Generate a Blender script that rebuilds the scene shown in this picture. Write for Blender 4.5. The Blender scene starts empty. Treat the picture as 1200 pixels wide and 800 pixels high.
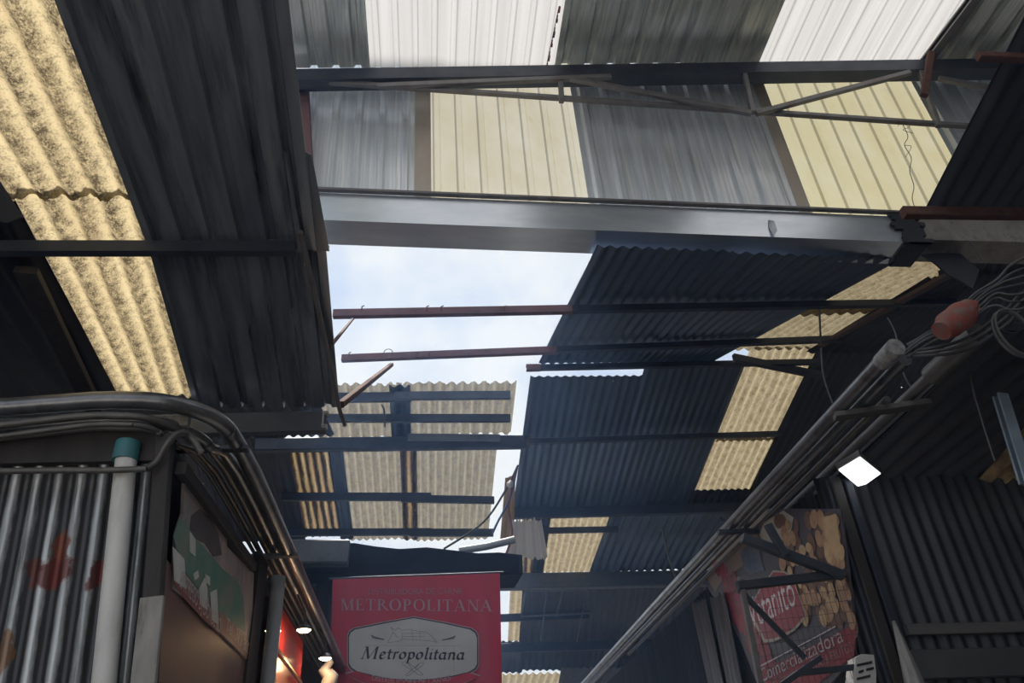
import bpy, math, random
from mathutils import Vector, Matrix
random.seed(7)
V = Vector
col = bpy.context.scene.collection
# ------------------------------------------------------------------ camera geometry (1200x800 frame)
F = 896.0
CAM = V((0, 0, 1.6))
def _cv(px, py): return V((px-600, -(py-400), -F)).normalized()
_Z = _cv(495, -955); _Y = _cv(500, 1000); _Y = (_Y - _Z*_Y.dot(_Z)).normalized(); _X = _Y.cross(_Z)
R3 = Matrix((_X, _Y, _Z))                      # camera vector -> world vector
def ray(px, py): return R3 @ V((px-600, -(py-400), -F))
def onX(px, py, x): d = ray(px, py); return CAM + d*(x/d.x)
def onY(px, py, y): d = ray(px, py); return CAM + d*(y/d.y)
def onZ(px, py, z): d = ray(px, py); return CAM + d*((z-1.6)/d.z)
def onP(px, py, p0, n): d = ray(px, py); return CAM + d*((p0-CAM).dot(n)/d.dot(n))

# ------------------------------------------------------------------ materials
def _new(name):
    m = bpy.data.materials.new(name); m.use_nodes = True
    nt = m.node_tree; nt.nodes.clear()
    return m, nt, nt.nodes.new('ShaderNodeOutputMaterial')
def _coord(nt, kind, sc):
    tc = nt.nodes.new('ShaderNodeTexCoord'); mp = nt.nodes.new('ShaderNodeMapping')
    mp.inputs['Scale'].default_value = sc
    nt.links.new(tc.outputs[kind], mp.inputs['Vector']); return mp.outputs[0]
def _noise(nt, vec, scale, detail=4, rough=.6):
    n = nt.nodes.new('ShaderNodeTexNoise'); n.inputs['Scale'].default_value = scale
    n.inputs['Detail'].default_value = detail; n.inputs['Roughness'].default_value = rough
    nt.links.new(vec, n.inputs['Vector']); return n.outputs[0]
def _ramp(nt, fac, stops):
    r = nt.nodes.new('ShaderNodeValToRGB'); e = r.color_ramp.elements
    while len(e) < len(stops): e.new(.5)
    for k, (p, c) in enumerate(stops): e[k].position = p; e[k].color = (c[0], c[1], c[2], 1)
    nt.links.new(fac, r.inputs[0]); return r.outputs[0]
def _mix(nt, fac, a, b, mode='MIX'):
    m = nt.nodes.new('ShaderNodeMix'); m.data_type = 'RGBA'; m.blend_type = mode
    for sock, v in ((m.inputs[0], fac), (m.inputs[6], a), (m.inputs[7], b)):
        if isinstance(v, (int, float)): sock.default_value = v
        elif isinstance(v, tuple): sock.default_value = (*v, 1)
        else: nt.links.new(v, sock)
    return m.outputs[2]
def solid(name, a, b=None, rough=.6, metal=0, coord='Object', sc=(1, 1, 1), scale=6, dirt=None, dirt_at=(.55, .75), bump=0, holes=False, spec=.5, trough=None):
    m, nt, out = _new(name)
    p = nt.nodes.new('ShaderNodeBsdfPrincipled')
    p.inputs['Roughness'].default_value = rough; p.inputs['Metallic'].default_value = metal
    p.inputs['Specular IOR Level'].default_value = spec
    b = b or tuple(x*.8 for x in a)
    vec = _coord(nt, coord, sc); n = _noise(nt, vec, scale)
    c = _ramp(nt, n, [(.35, a), (.65, b)])
    if dirt:
        n2 = _noise(nt, _coord(nt, coord, (sc[0]*.6, sc[1]*.6, sc[2]*.6)), scale*1.7, 6, .7)
        f = _ramp(nt, n2, [(dirt_at[0], (0, 0, 0)), (dirt_at[1], (1, 1, 1))])
        c = _mix(nt, f, c, dirt)
    if trough:                                 # grime plus painted shade in the troughs of a corrugated sheet
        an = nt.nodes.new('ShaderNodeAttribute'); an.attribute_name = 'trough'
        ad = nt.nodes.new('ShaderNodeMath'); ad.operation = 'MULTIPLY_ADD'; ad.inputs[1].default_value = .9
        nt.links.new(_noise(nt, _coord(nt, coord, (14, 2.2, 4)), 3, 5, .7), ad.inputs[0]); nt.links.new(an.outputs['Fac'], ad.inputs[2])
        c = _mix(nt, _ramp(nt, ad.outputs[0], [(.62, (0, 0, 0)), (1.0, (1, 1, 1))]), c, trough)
    nt.links.new(c, p.inputs['Base Color'])
    if bump:
        bp = nt.nodes.new('ShaderNodeBump'); bp.inputs['Strength'].default_value = bump; bp.inputs['Distance'].default_value = .02
        nt.links.new(n, bp.inputs['Height']); nt.links.new(bp.outputs[0], p.inputs['Normal'])
    if holes:                                  # a few old nail holes right through the sheet
        vo = nt.nodes.new('ShaderNodeTexVoronoi'); vo.inputs['Scale'].default_value = 1.0
        nt.links.new(_coord(nt, 'UV', (1.1, .9, 1)), vo.inputs['Vector'])
        lt = nt.nodes.new('ShaderNodeMath'); lt.operation = 'LESS_THAN'; lt.inputs[1].default_value = .011
        nt.links.new(vo.outputs['Distance'], lt.inputs[0])
        tr = nt.nodes.new('ShaderNodeBsdfTransparent'); mx = nt.nodes.new('ShaderNodeMixShader')
        nt.links.new(lt.outputs[0], mx.inputs[0]); nt.links.new(p.outputs[0], mx.inputs[1]); nt.links.new(tr.outputs[0], mx.inputs[2])
        nt.links.new(mx.outputs[0], out.inputs[0])
    else:
        nt.links.new(p.outputs[0], out.inputs[0])
    return m
def emit(name, c, s):
    m, nt, out = _new(name); e = nt.nodes.new('ShaderNodeEmission')
    e.inputs[0].default_value = (*c, 1); e.inputs[1].default_value = s
    nt.links.new(e.outputs[0], out.inputs[0]); return m
TK = .24                                        # how much light the plastic lets through
def translucent(name, a, b, streak=(9, .5, 1), sscale=1.0, dirt=None, dscale=40, dirt_at=(.5, .7), dsc=(1, .5, 1), blotch=None, w=.8, trough=0, TK=TK):
    m, nt, out = _new(name)
    a, b = tuple(x*TK for x in a), tuple(x*TK for x in b)
    if dirt: dirt = tuple(x*TK for x in dirt)
    if blotch: blotch = tuple(x*TK for x in blotch)
    c = _ramp(nt, _noise(nt, _coord(nt, 'UV', streak), sscale, 3, .5), [(.3, a), (.7, b)])
    if blotch:
        c = _mix(nt, _ramp(nt, _noise(nt, _coord(nt, 'UV', (1, .6, 1)), 2.2, 5, .65), [(.42, (0, 0, 0)), (.68, (1, 1, 1))]), c, blotch)
    if dirt:
        big = _noise(nt, _coord(nt, 'UV', dsc), dscale*.22, 3, .6)
        fine = _noise(nt, _coord(nt, 'UV', dsc), dscale, 5, .75)
        s = nt.nodes.new('ShaderNodeMath'); s.operation = 'MULTIPLY_ADD'; s.inputs[1].default_value = .6
        nt.links.new(fine, s.inputs[0])
        s2 = nt.nodes.new('ShaderNodeMath'); s2.operation = 'MULTIPLY'; s2.inputs[1].default_value = .4
        nt.links.new(big, s2.inputs[0]); nt.links.new(s2.outputs[0], s.inputs[2])
        if trough:                             # grime and corrugation shading, both put into the trough colour
            an = nt.nodes.new('ShaderNodeAttribute'); an.attribute_name = 'trough'
            s3_ = nt.nodes.new('ShaderNodeMath'); s3_.operation = 'MULTIPLY_ADD'; s3_.inputs[1].default_value = trough
            nt.links.new(an.outputs['Fac'], s3_.inputs[0]); nt.links.new(s.outputs[0], s3_.inputs[2]); s = s3_
        c = _mix(nt, _ramp(nt, s.outputs[0], [(dirt_at[0], (0, 0, 0)), (dirt_at[1], (1, 1, 1))]), c, dirt)
    t = nt.nodes.new('ShaderNodeBsdfTranslucent'); d = nt.nodes.new('ShaderNodeBsdfDiffuse'); mx = nt.nodes.new('ShaderNodeMixShader')
    nt.links.new(c, t.inputs[0]); nt.links.new(c, d.inputs[0])
    mx.inputs[0].default_value = 1-w
    nt.links.new(t.outputs[0], mx.inputs[1]); nt.links.new(d.outputs[0], mx.inputs[2]); nt.links.new(mx.outputs[0], out.inputs[0])
    return m

GALV = solid('galvanised', (.62, .67, .72), (.93, .96, .98), .30, .22, 'UV', (9, .25, 1), 2, dirt=(.40, .41, .40), dirt_at=(.56, .8))  # pale and dark streaks partly stand in for reflections along the ribs
GALV_UP = solid('galvanised_roof', (.46, .50, .49), (.78, .81, .76), .28, .35, 'UV', (8, .5, 1), 2, dirt=(.28, .29, .27), dirt_at=(.5, .75))
GUT = solid('gutter_steel', (.60, .66, .74), (.72, .77, .84), .30, .85, 'Object', (.6, 2, 2), 3)
GUTD = solid('gutter_dirty', (.20, .18, .15), (.34, .31, .27), .55, .6, 'Object', (1, 1, 1), 4, dirt=(.06, .05, .045))
DARK = solid('weathered_sheet', (.065, .095, .15), (.095, .13, .19), .45, .5, 'UV', (5, .5, 1), 1.5, dirt=(.06, .06, .065), holes=True)
DARKL = solid('weathered_ribbed_sheet', (.19, .22, .27), (.40, .43, .47), .24, .6, 'UV', (6, .5, 1), 1.2, dirt=(.05, .05, .05), dirt_at=(.5, .7), holes=True)
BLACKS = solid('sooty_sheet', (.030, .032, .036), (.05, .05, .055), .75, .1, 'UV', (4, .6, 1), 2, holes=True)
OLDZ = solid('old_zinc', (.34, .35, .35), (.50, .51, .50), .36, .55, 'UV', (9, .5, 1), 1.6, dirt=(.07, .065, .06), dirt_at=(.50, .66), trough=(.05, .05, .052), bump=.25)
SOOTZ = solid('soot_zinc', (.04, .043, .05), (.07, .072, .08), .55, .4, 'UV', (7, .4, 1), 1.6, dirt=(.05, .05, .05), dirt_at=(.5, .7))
WHITE_T = translucent('white_sheet', (.94, .93, .93), (.74, .715, .70), (9, .2, 1), 1.0, w=.86, TK=.33)
CREAM_T = translucent('cream_sheet', (.86, .80, .62), (.80, .72, .53), (6, .35, 1), 1.0, dirt=(.62, .48, .28), dscale=9, dirt_at=(.58, .8), blotch=(.9, .86, .72), w=.86, TK=.55)
YEL_T = translucent('yellow_sheet', (.88, .80, .52), (.83, .74, .45), (6, .3, 1), 1.0, dirt=(.7, .62, .42), dscale=6, dirt_at=(.55, .8), blotch=(.9, .84, .6), w=.86, TK=.55)
AMB_T = translucent('amber_sheet', (.86, .70, .41), (.76, .60, .34), (5, .7, 1), 1.4, dirt=(.11, .08, .048), dscale=110, dirt_at=(.50, .70), dsc=(1, .7, 1), w=.85, trough=.15, TK=.42)
TAN_T = translucent('tan_sheet', (.66, .56, .37), (.56, .47, .31), (5, .5, 1), 1.5, dirt=(.22, .165, .09), dscale=60, dirt_at=(.48, .70), dsc=(1, .6, 1), w=.85, trough=.10, TK=.31)
GREY_T = translucent('grey_tan_sheet', (.52, .47, .36), (.44, .40, .31), (5, .5, 1), 1.5, dirt=(.20, .175, .14), dscale=55, dirt_at=(.48, .70), w=.8, trough=.10, TK=.29)
STAIN_T = translucent('stained_sheet', (.62, .47, .26), (.34, .22, .10), (9, .7, 1), 1.3, dirt=(.04, .028, .018), dscale=30, dirt_at=(.56, .72), dsc=(1.4, .3, 1), w=.8, trough=.30)
STRIP_T = solid('brown_strip', (.56, .49, .40), (.46, .40, .33), .6, coord='Object', sc=(1, 1, .3))
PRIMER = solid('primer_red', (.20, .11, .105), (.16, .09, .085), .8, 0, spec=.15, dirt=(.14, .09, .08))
RUST = solid('rusty_steel', (.14, .072, .052), (.085, .048, .036), .85, 0, scale=14, spec=.08)
STEEL = solid('painted_steel', (.045, .052, .066), (.07, .078, .092), .5, .5, scale=5)
STEELG = solid('grey_steel', (.21, .20, .195), (.15, .145, .145), .5, .45, scale=5, dirt=(.17, .10, .07))
BEAMG = solid('pale_beam', (.15, .165, .18), (.11, .12, .135), .6, .2, scale=4, dirt=(.1, .1, .1))
DKBEAM = solid('dark_beam', (.026, .032, .045), (.045, .052, .068), .6, .3, scale=5)
PVC = solid('pvc', (.66, .64, .61), (.56, .54, .51), .4, 0, sc=(2, 2, .4), scale=5, dirt=(.32, .30, .28), dirt_at=(.55, .85))
PVCG = solid('pvc_grey', (.40, .42, .45), (.32, .34, .37), .35, 0, scale=6)
TEAL = solid('teal_paint', (.04, .20, .21), (.05, .15, .17), .5)
CONDUIT = solid('conduit', (.21, .21, .215), (.13, .13, .135), .3, .7, scale=7, dirt=(.06, .055, .05), dirt_at=(.5, .75))
CONDUITD = solid('conduit_dusty', (.09, .083, .078), (.13, .122, .113), .45, .35, scale=9, dirt=(.045, .04, .038))
CABLE = solid('cable_black', (.03, .03, .034), (.05, .048, .047), .5, scale=20)
CABLEG = solid('cable_grey', (.085, .08, .078), (.05, .048, .046), .55, scale=18)
REDCL = solid('red_cloth', (.26, .05, .035), (.16, .075, .055), .8, scale=18, dirt=(.16, .12, .10), dirt_at=(.45, .65), bump=.4)
TAR = solid('tar', (.012, .012, .014), (.02, .02, .022), .6, scale=20, bump=.6)
WOODD = solid('dark_timber', (.024, .02, .018), (.042, .034, .03), .7, sc=(1, 1, .2), scale=14)
WOODP = solid('pale_timber', (.33, .31, .28), (.22, .205, .185), .75, sc=(1, 1, .25), scale=16, dirt=(.12, .10, .09))
BROWNP = solid('brown_panel', (.20, .11, .085), (.15, .088, .07), .42, sc=(1, 1, .4), scale=3, dirt=(.10, .085, .075))
DARKW = solid('dark_wall', (.022, .022, .026), (.036, .035, .038), .8, scale=4)
FLOORD = solid('hall_floor', (.11, .105, .10), (.075, .072, .07), .5, scale=2.2, dirt=(.04, .04, .04))
FLOORM = solid('concrete_floor', (.50, .485, .46), (.41, .395, .375), .6, scale=2.2, dirt=(.2, .19, .18))
TARP = solid('dark_tarpaulin', (.008, .010, .015), (.014, .017, .023), .8, spec=.1, scale=4, bump=.3)
BANR = solid('banner_red', (.46, .005, .035), (.37, .004, .03), .38, scale=2, sc=(2.5, 1, .5))
BGREY = solid('banner_grey', (.46, .46, .455), (.38, .38, .38), .4, scale=3)
BWHITE = solid('banner_white', (.38, .25, .27), (.34, .22, .24), .5)
BBLK = solid('banner_ink', (.02, .02, .026), None, .5)
BLINE = solid('banner_line', (.16, .15, .16), None, .5)

# ------------------------------------------------------------------ mesh building
WL = {}
class MB:
    def __init__(s): s.v = []; s.f = []; s.uv = {}; s.sm = set(); s.val = {}
    def add(s, vs, fs, smooth=False):
        b = len(s.v); s.v += [V(p) for p in vs]
        for f in fs:
            if smooth: s.sm.add(len(s.f))
            s.f.append(tuple(i+b for i in f))
        return s
    def prism(s, p0, p1, prof, up=(0, 0, 1)):
        """extrude a closed 2-D outline (side, up) from p0 to p1"""
        p0, p1 = V(p0), V(p1); d = (p1-p0).normalized(); side = d.cross(V(up))
        if side.length < 1e-6: side = d.cross(V((1, 0, 0)))
        side.normalize(); u = side.cross(d).normalized(); n = len(prof)
        vs = [p0+side*a+u*b for a, b in prof] + [p1+side*a+u*b for a, b in prof]
        fs = [(n+i, n+(i+1) % n, (i+1) % n, i) for i in range(n)] + [tuple(range(n)), tuple(range(2*n-1, n-1, -1))]
        return s.add(vs, fs)
    def bar(s, p0, p1, w, h, up=(0, 0, 1), bev=.1):
        c = min(w, h)*bev; a, b = w/2, h/2
        return s.prism(p0, p1, [(-a+c, -b), (a-c, -b), (a, -b+c), (a, b-c), (a-c, b), (-a+c, b), (-a, b-c), (-a, -b+c)], up)
    def channel(s, p0, p1, w, h, t=.012, flip=-1, up=(0, 0, 1)):
        """C purlin: web on one side, two lipped flanges"""
        a, b, l = w/2*flip, h/2, min(.03, h*.25); t2 = t*flip
        return s.prism(p0, p1, [(-a, -b), (a, -b), (a, -b+l), (a-t2, -b+l), (a-t2, -b+t), (-a+t2, -b+t), (-a+t2, b-t), (a-t2, b-t), (a-t2, b-l), (a, b-l), (a, b), (-a, b)], up)
    def box(s, lo, hi):
        lo, hi = V(lo), V(hi)
        return s.bar(((lo.x+hi.x)/2, lo.y, (lo.z+hi.z)/2), ((lo.x+hi.x)/2, hi.y, (lo.z+hi.z)/2), hi.x-lo.x, hi.z-lo.z, bev=.06)
    def tube(s, pts, r, n=12, sub=1):
        pts = [V(p) for p in pts]
        if sub > 1: pts = smooth_path(pts, sub)
        m = len(pts); rs = r if isinstance(r, (list, tuple)) else [r]*m
        if len(rs) != m: rs = [rs[min(len(rs)-1, int(k*len(rs)/m))] for k in range(m)]
        t = (pts[1]-pts[0]).normalized(); nrm = t.orthogonal().normalized(); vs = []
        for k, p in enumerate(pts):
            a = pts[max(k-1, 0)]; b = pts[min(k+1, m-1)]; t = (b-a).normalized()
            nrm = (nrm - t*nrm.dot(t)).normalized(); bn = t.cross(nrm)
            for j in range(n):
                q = 2*math.pi*j/n; vs.append(p + (nrm*math.cos(q)+bn*math.sin(q))*rs[k])
        fs = [(k*n+j, k*n+(j+1) % n, (k+1)*n+(j+1) % n, (k+1)*n+j) for k in range(m-1) for j in range(n)]
        s.add(vs, fs, True)
        return s.add([vs[j] for j in range(n)]+[vs[(m-1)*n+j] for j in range(n)], [tuple(range(n-1, -1, -1)), tuple(range(n, 2*n))])
    def sheet(s, c00, c10, c01, c11, prof='sine', pitch=.13, amp=.018, nv=6, t=.004, rag=0, sag=0, seed=0):
        """corrugated sheet between four corners: ribs run from the 0-edge to the 1-edge"""
        rnd = random.Random(seed); c00, c10, c01, c11 = map(V, (c00, c10, c01, c11))
        W = ((c10-c00).length+(c11-c01).length)/2; L = ((c01-c00).length+(c11-c10).length)/2
        nr = max(1, round(W/pitch)); us = []
        if prof == 'sine':
            for k in range(nr*8+1): us.append((k/(nr*8), math.cos(2*math.pi*k/8)*amp))
        elif prof == 'rib':
            for k in range(nr):
                for a, o in ((0, 0), (.26, 0), (.34, 1), (.55, 1), (.63, 0), (.80, 0)): us.append(((k+a)/nr, o*amp))
            us.append((1, 0))
        elif prof == 'trap':
            for k in range(nr):
                for a, o in ((0, 0), (.10, 0), (.16, 1), (.30, 1), (.36, 0), (.52, 0), (.545, .22), (.57, 0), (.74, 0), (.765, .22), (.79, 0)):
                    us.append(((k+a)/nr, o*amp))
            us.append((1, 0))
        nrm = (c10-c00).cross(c01-c00).normalized()
        if nrm.z < -.05 or (abs(nrm.z) < .05 and nrm.y > 0): nrm = -nrm
        nu = len(us); r0 = [rnd.uniform(-rag, rag) for _ in us]; r1 = [rnd.uniform(-rag, rag) for _ in us]
        vs, uv = [], []
        for j in range(nv+1):
            w = j/nv
            for k, (u, o) in enumerate(us):
                ww = w + (r0[k]/L if j == 0 else 0) + (r1[k]/L if j == nv else 0)
                p = (c00*(1-u)+c10*u)*(1-ww) + (c01*(1-u)+c11*u)*ww
                vs.append(p + nrm*o - V((0, 0, 1))*sag*math.sin(math.pi*w)*math.sin(3*u+seed)); uv.append((u*W+seed*3.1, ww*L+seed*1.7))
        fs = [(j*nu+k, j*nu+k+1, (j+1)*nu+k+1, (j+1)*nu+k) for j in range(nv) for k in range(nu-1)]
        b = len(s.v)
        if t > 0:
            m = len(vs); vs2 = vs + [p+nrm*t for p in vs]; f2 = list(fs) + [tuple(m+i for i in reversed(f)) for f in fs]
            ring = [k for k in range(nu)] + [j*nu+nu-1 for j in range(1, nv+1)] + [nv*nu+k for k in range(nu-2, -1, -1)] + [j*nu for j in range(nv-1, 0, -1)]
            f2 += [(ring[i], ring[(i+1) % len(ring)], m+ring[(i+1) % len(ring)], m+ring[i]) for i in range(len(ring))]
            s.add(vs2, f2, prof == 'sine'); uv = uv+uv
        else: s.add(vs, fs, prof == 'sine')
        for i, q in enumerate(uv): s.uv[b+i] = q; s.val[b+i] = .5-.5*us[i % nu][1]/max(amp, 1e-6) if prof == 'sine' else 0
        return s
    def poly(s, pts, n, t=.003):
        """flat outline pts (3-D, planar) given a small thickness t along n"""
        n = V(n)*t; k = len(pts); pts = [V(p) for p in pts]
        return s.add(pts+[p+n for p in pts], [tuple(range(k)), tuple(range(2*k-1, k-1, -1))] + [(i, (i+1) % k, k+(i+1) % k, k+i) for i in range(k)])
    def build(s, name, mat, parent=None, **kw):
        me = bpy.data.meshes.new(name); c = V((0, 0, 0))
        if s.v:
            lo = V((min(p.x for p in s.v), min(p.y for p in s.v), min(p.z for p in s.v))); hi = V((max(p.x for p in s.v), max(p.y for p in s.v), max(p.z for p in s.v)))
            c = (lo+hi)/2; c.z = lo.z
        me.from_pydata([tuple(p-c) for p in s.v], [], s.f)
        if s.uv:
            ul = me.uv_layers.new(name='UVMap')
            for l in me.loops: ul.data[l.index].uv = s.uv.get(l.vertex_index, (0, 0))
        if s.val:
            at = me.attributes.new('trough', 'FLOAT', 'POINT')
            for i, q in s.val.items(): at.data[i].value = q
        if s.sm:
            for i in s.sm: me.polygons[i].use_smooth = True
        me.materials.append(mat); me.validate()
        o = bpy.data.objects.new(name, me); col.objects.link(o)
        if parent: o.parent = parent; o.location = c - WL[parent.name]
        else: o.location = c
        WL[o.name] = c
        tag(o, **kw); return o
def smooth_path(p, sub):
    out = []
    for i in range(len(p)-1):
        a, b, c, d = p[max(i-1, 0)], p[i], p[i+1], p[min(i+2, len(p)-1)]
        for k in range(sub):
            t = k/sub; out.append(.5*((2*b)+(c-a)*t+(2*a-5*b+4*c-d)*t*t+(3*b-a-3*c+d)*t**3))
    return out+[p[-1]]
def tag(o, label=None, cat=None, group=None, kind=None):
    if label: o['label'] = label
    if cat: o['category'] = cat
    if group: o['group'] = group
    if kind or cat: o['kind'] = kind or 'thing'
def thing(name, loc, label, cat, group=None):
    o = bpy.data.objects.new(name, None); o.empty_display_size = .1; col.objects.link(o); o.location = loc; WL[o.name] = V(loc)
    tag(o, label, cat, group); return o
def structure(mb, name, mat): return mb.build(name, mat, kind='structure')
def SH(name, mat, cs, label, cat, group, **kw): return MB().sheet(*cs, **kw).build(name, mat, label=label, cat=cat, group=group)

# ------------------------------------------------------------------ setting
structure(MB().box((-12, -2, -.1), (15, 36, 0)), 'floor', FLOORD)
structure(MB().box((-12, -24, -.1), (15, -2, 0)), 'floor_outside_bounce', FLOORM)  # unseen ground, made pale and long to bounce sunlight into the hall
structure(MB().box((-9, 36, 0), (15, 36.2, 5)), 'wall_back', DARKW)
structure(MB().box((15, -3, 0), (15.2, 36, 8.5)), 'wall_right', DARKW)
structure(MB().box((.8, -3.2, 0), (15, -3, 8.5)), 'wall_rear', DARKW)
structure(MB().box((-9, -6, 0), (-8.8, 6.4, 4.2)), 'wall_outer_left', DARKW)
structure(MB().box((-9.2, 6.5, 0), (-9, 36, 6.4)), 'wall_left', DARKW)

# ------------------------------------------------------------------ upper roof: sheets running along Y, flat, over the clerestory
ZU = 8.62; GU = 'roof sheets of the high roof'
def yend(x): return 5.27-.052*(x+.58)                      # the roof edge runs slightly askew
def up(x0, x1): return (x0, .2, ZU), (x1, .2, ZU), (x0, yend(x0), ZU), (x1, yend(x1), ZU)
SH('roof_sheet', GALV_UP, up(-1.5, -.58), 'narrow grey ribbed metal roof sheet left of the white translucent sheet at the top', 'roof sheet', GU, prof='rib', pitch=.23, amp=.045)
w1 = SH('translucent_roof_sheet', WHITE_T, up(-.58, 1.40), 'white translucent roof sheet with a red and grey printed strip along one edge', 'translucent sheet', GU, prof='rib', pitch=.2, amp=.014, t=0)
SH('roof_sheet', GALV_UP, up(1.40, 3.66), 'wide grey ribbed metal roof sheet between the two white translucent sheets', 'roof sheet', GU, prof='rib', pitch=.25, amp=.05)
SH('translucent_roof_sheet', WHITE_T, up(3.66, 5.62), 'white translucent roof sheet at top right beside the slanting rafter', 'translucent sheet', GU, prof='rib', pitch=.2, amp=.014, t=0)
SH('roof_sheet', GALV_UP, up(5.62, 9.5), 'grey and greenish ribbed metal roof sheet in the top right corner', 'roof sheet', GU, prof='rib', pitch=.27, amp=.06)
m = MB()
a, b = onZ(641, 78, ZU-.006), onZ(657, 2, ZU-.006)
for k in range(16):                            # illegible printed strip: short coloured dashes
    q = a.lerp(b, k/16.); m.box(q+V((-.012, 0, -.003)), q+V((.012-.008*(k % 3), .045+.03*(k % 2), 0)))
m.build('printed_strip', solid('print_ink', (.45, .10, .12), (.18, .2, .24), .6, scale=7), w1)

# clerestory wall of vertical sheets
YC = 5.62; GC = 'sheets of the clerestory wall'
def xc(px, py=175): return onY(px, py, YC).x
def cl(x0, x1, y=YC): return (x0, y, 6.9), (x1, y, 6.9), (x0, y, 9.62), (x1, y, 9.62)
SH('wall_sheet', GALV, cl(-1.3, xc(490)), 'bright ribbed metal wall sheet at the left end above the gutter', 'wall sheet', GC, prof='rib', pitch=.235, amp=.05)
SH('translucent_wall_sheet', CREAM_T, cl(xc(500), xc(684), YC+.02), 'cream translucent wall sheet with brown streaks in the middle above the gutter', 'translucent sheet', GC, prof='rib', pitch=.24, amp=.022, t=0)
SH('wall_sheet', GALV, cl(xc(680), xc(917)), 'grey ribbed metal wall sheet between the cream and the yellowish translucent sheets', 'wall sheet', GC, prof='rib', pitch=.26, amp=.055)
SH('translucent_wall_sheet', YEL_T, cl(xc(912), xc(1117), YC+.02), 'yellowish translucent wall sheet behind the right end of the truss', 'translucent sheet', GC, prof='rib', pitch=.24, amp=.022, t=0)
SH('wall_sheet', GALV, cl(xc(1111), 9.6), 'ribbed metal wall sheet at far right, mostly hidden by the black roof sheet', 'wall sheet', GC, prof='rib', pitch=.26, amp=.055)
for i, (a, b, lb) in enumerate(((486, 505, 'brown flashing strip left of the cream translucent wall sheet'), (899, 921, 'brown flashing strip left of the yellowish translucent wall sheet'))):
    x0, x1 = xc(a), xc(b)
    MB().prism((x0, YC-.045, 6.9), (x0, YC-.045, 9.6), [(0, 0), (0, .004), (x0-x1+.004, .004), (x0-x1+.004, .03), (x0-x1, .03), (x0-x1, 0)], up=(0, 1, 0)).build('flashing_strip', STRIP_T, label=lb, cat='flashing', group='flashing strips')

# truss in front of the clerestory
YT = 5.3
t = thing('roof_truss', onY(700, 90, YT), 'dark steel truss with thin diagonals running below the high roof', 'truss')
TN = V((.052, 1, 0)).normalized(); TP = V((-.58, 5.17, 8))      # plane of the truss, parallel to the roof edge
def T(px, py, y=YT): return onP(px, py, TP+V((0, y-YT, 0)), TN)
MB().channel(T(320, 93), T(1190, 79), .12, .17).build('top_chord', STEEL, t)
MB().bar(T(340, 101, YT+.16), T(1190, 87, YT+.16), .08, .10).build('wall_plate', STEEL, t)
MB().bar(T(366, 95), T(1180, 151), .05, .05).build('bottom_chord', STEELG, t)
p_ = [onZ(320, 84.5, 8.66), onZ(1230, 68, 8.66), onY(1230, 85, 5.58), onY(320, 101, 5.58)]
MB().poly(p_, (0, 0, 1), .004).build('light_baffle', STEEL, label='dark plate added to keep sky light out between high roof and clerestory', cat='flashing')  # added plate blocks sky light at the joint, hidden behind the chord
for a, b in (((657, 92), (658, 119)), ((872, 86), (882, 132)), ((1077, 80), (1100, 148))):
    MB().bar(T(*a, YT-.03), T(*b, YT-.03), .05, .05, up=(0, 1, 0)).build('post', STEELG, t)
for a, b in (((442, 101), (716, 90)), ((668, 92), (880, 133)), ((886, 133), (1066, 85)), ((1100, 92), (1170, 105))):
    MB().bar(T(*a, YT-.05), T(*b, YT-.05), .045, .06).build('diagonal', STEELG, t)
MB().bar(T(1091, 62, 5.1), T(1083, 112, 5.1), .07, .05, up=(0, 1, 0)).build('timber_strut', RUST, label='short brown timber strut nailed beside the truss, under the rafter foot', cat='strut')
MB().channel(onZ(1163, -30, 8.5), onZ(1080, 79, 8.5), .10, .09).build('rafter', STEELG, label='grey steel rafter along the edge of the right white translucent sheet', cat='rafter')
MB().bar(onY(356, 98, 5.45), onY(363, 230, 5.45), .10, .1, up=(0, 1, 0)).build('wall_post', PRIMER, label='red primed post at the left end of the clerestory, behind the dark roof edge', cat='post')
w = [onY(1058, 146, 5.2), onY(1064, 160, 5.2), onY(1060, 170, 5.2), onY(1068, 185, 5.2), onY(1066, 200, 5.2), onY(1071, 218, 5.2), onY(1069, 232, 5.2), onY(1073, 246, 5.2)]
m = MB().tube(w, .004, 5, 5); m.tube([onY(1052, 148, 5.2), onY(1060, 139, 5.2), onY(1066, 148, 5.2), onY(1058, 152, 5.2), onY(1070, 156, 5.2)], .003, 5, 5); m.tube([w[2], onY(1068, 172, 5.2), onY(1061, 184, 5.2)], .003, 5, 4)
m.build('loose_wire', CABLEG, label='thin tangled wire hanging from the truss before the yellowish sheet', cat='wire')

# gutter
def gutter(p0, p1, w, h, mat, **kw):
    t_ = .008
    prof = [(0, 0), (0, -h), (-w, -h), (-w, 0), (-w+.05, 0), (-w+.05, -t_), (-w+t_, -t_), (-w+t_, -h+t_), (-t_, -h+t_), (-t_, -t_), (-.04, -t_), (-.04, 0)]
    # side axis of prism is d x up; d = +X gives side = -Y, so profile x = 0 is the front and negative goes back
    return MB().prism(p0, p1, prof).build('roof_gutter', mat, **kw)
g = gutter((-1.35, 5.5, 7.005), (4.93, 5.5, 6.81), .35, .35, GUT, label='long bright sheet metal gutter below the clerestory wall', cat='gutter', group='gutter lengths')
MB().bar((-1.35, 5.47, 7.02), (4.93, 5.47, 6.835), .05, .03).build('rim', STEELG, g)
p = onY(906, 268, 5.49); MB().poly([p+V((-.015, 0, .12)), p+V((.03, -.02, .09)), p+V((.02, -.03, -.05)), p+V((-.03, -.02, -.10)), p+V((-.04, -.005, .03))], (0, 1, 0), .008).build('dent', GUT, g)
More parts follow.
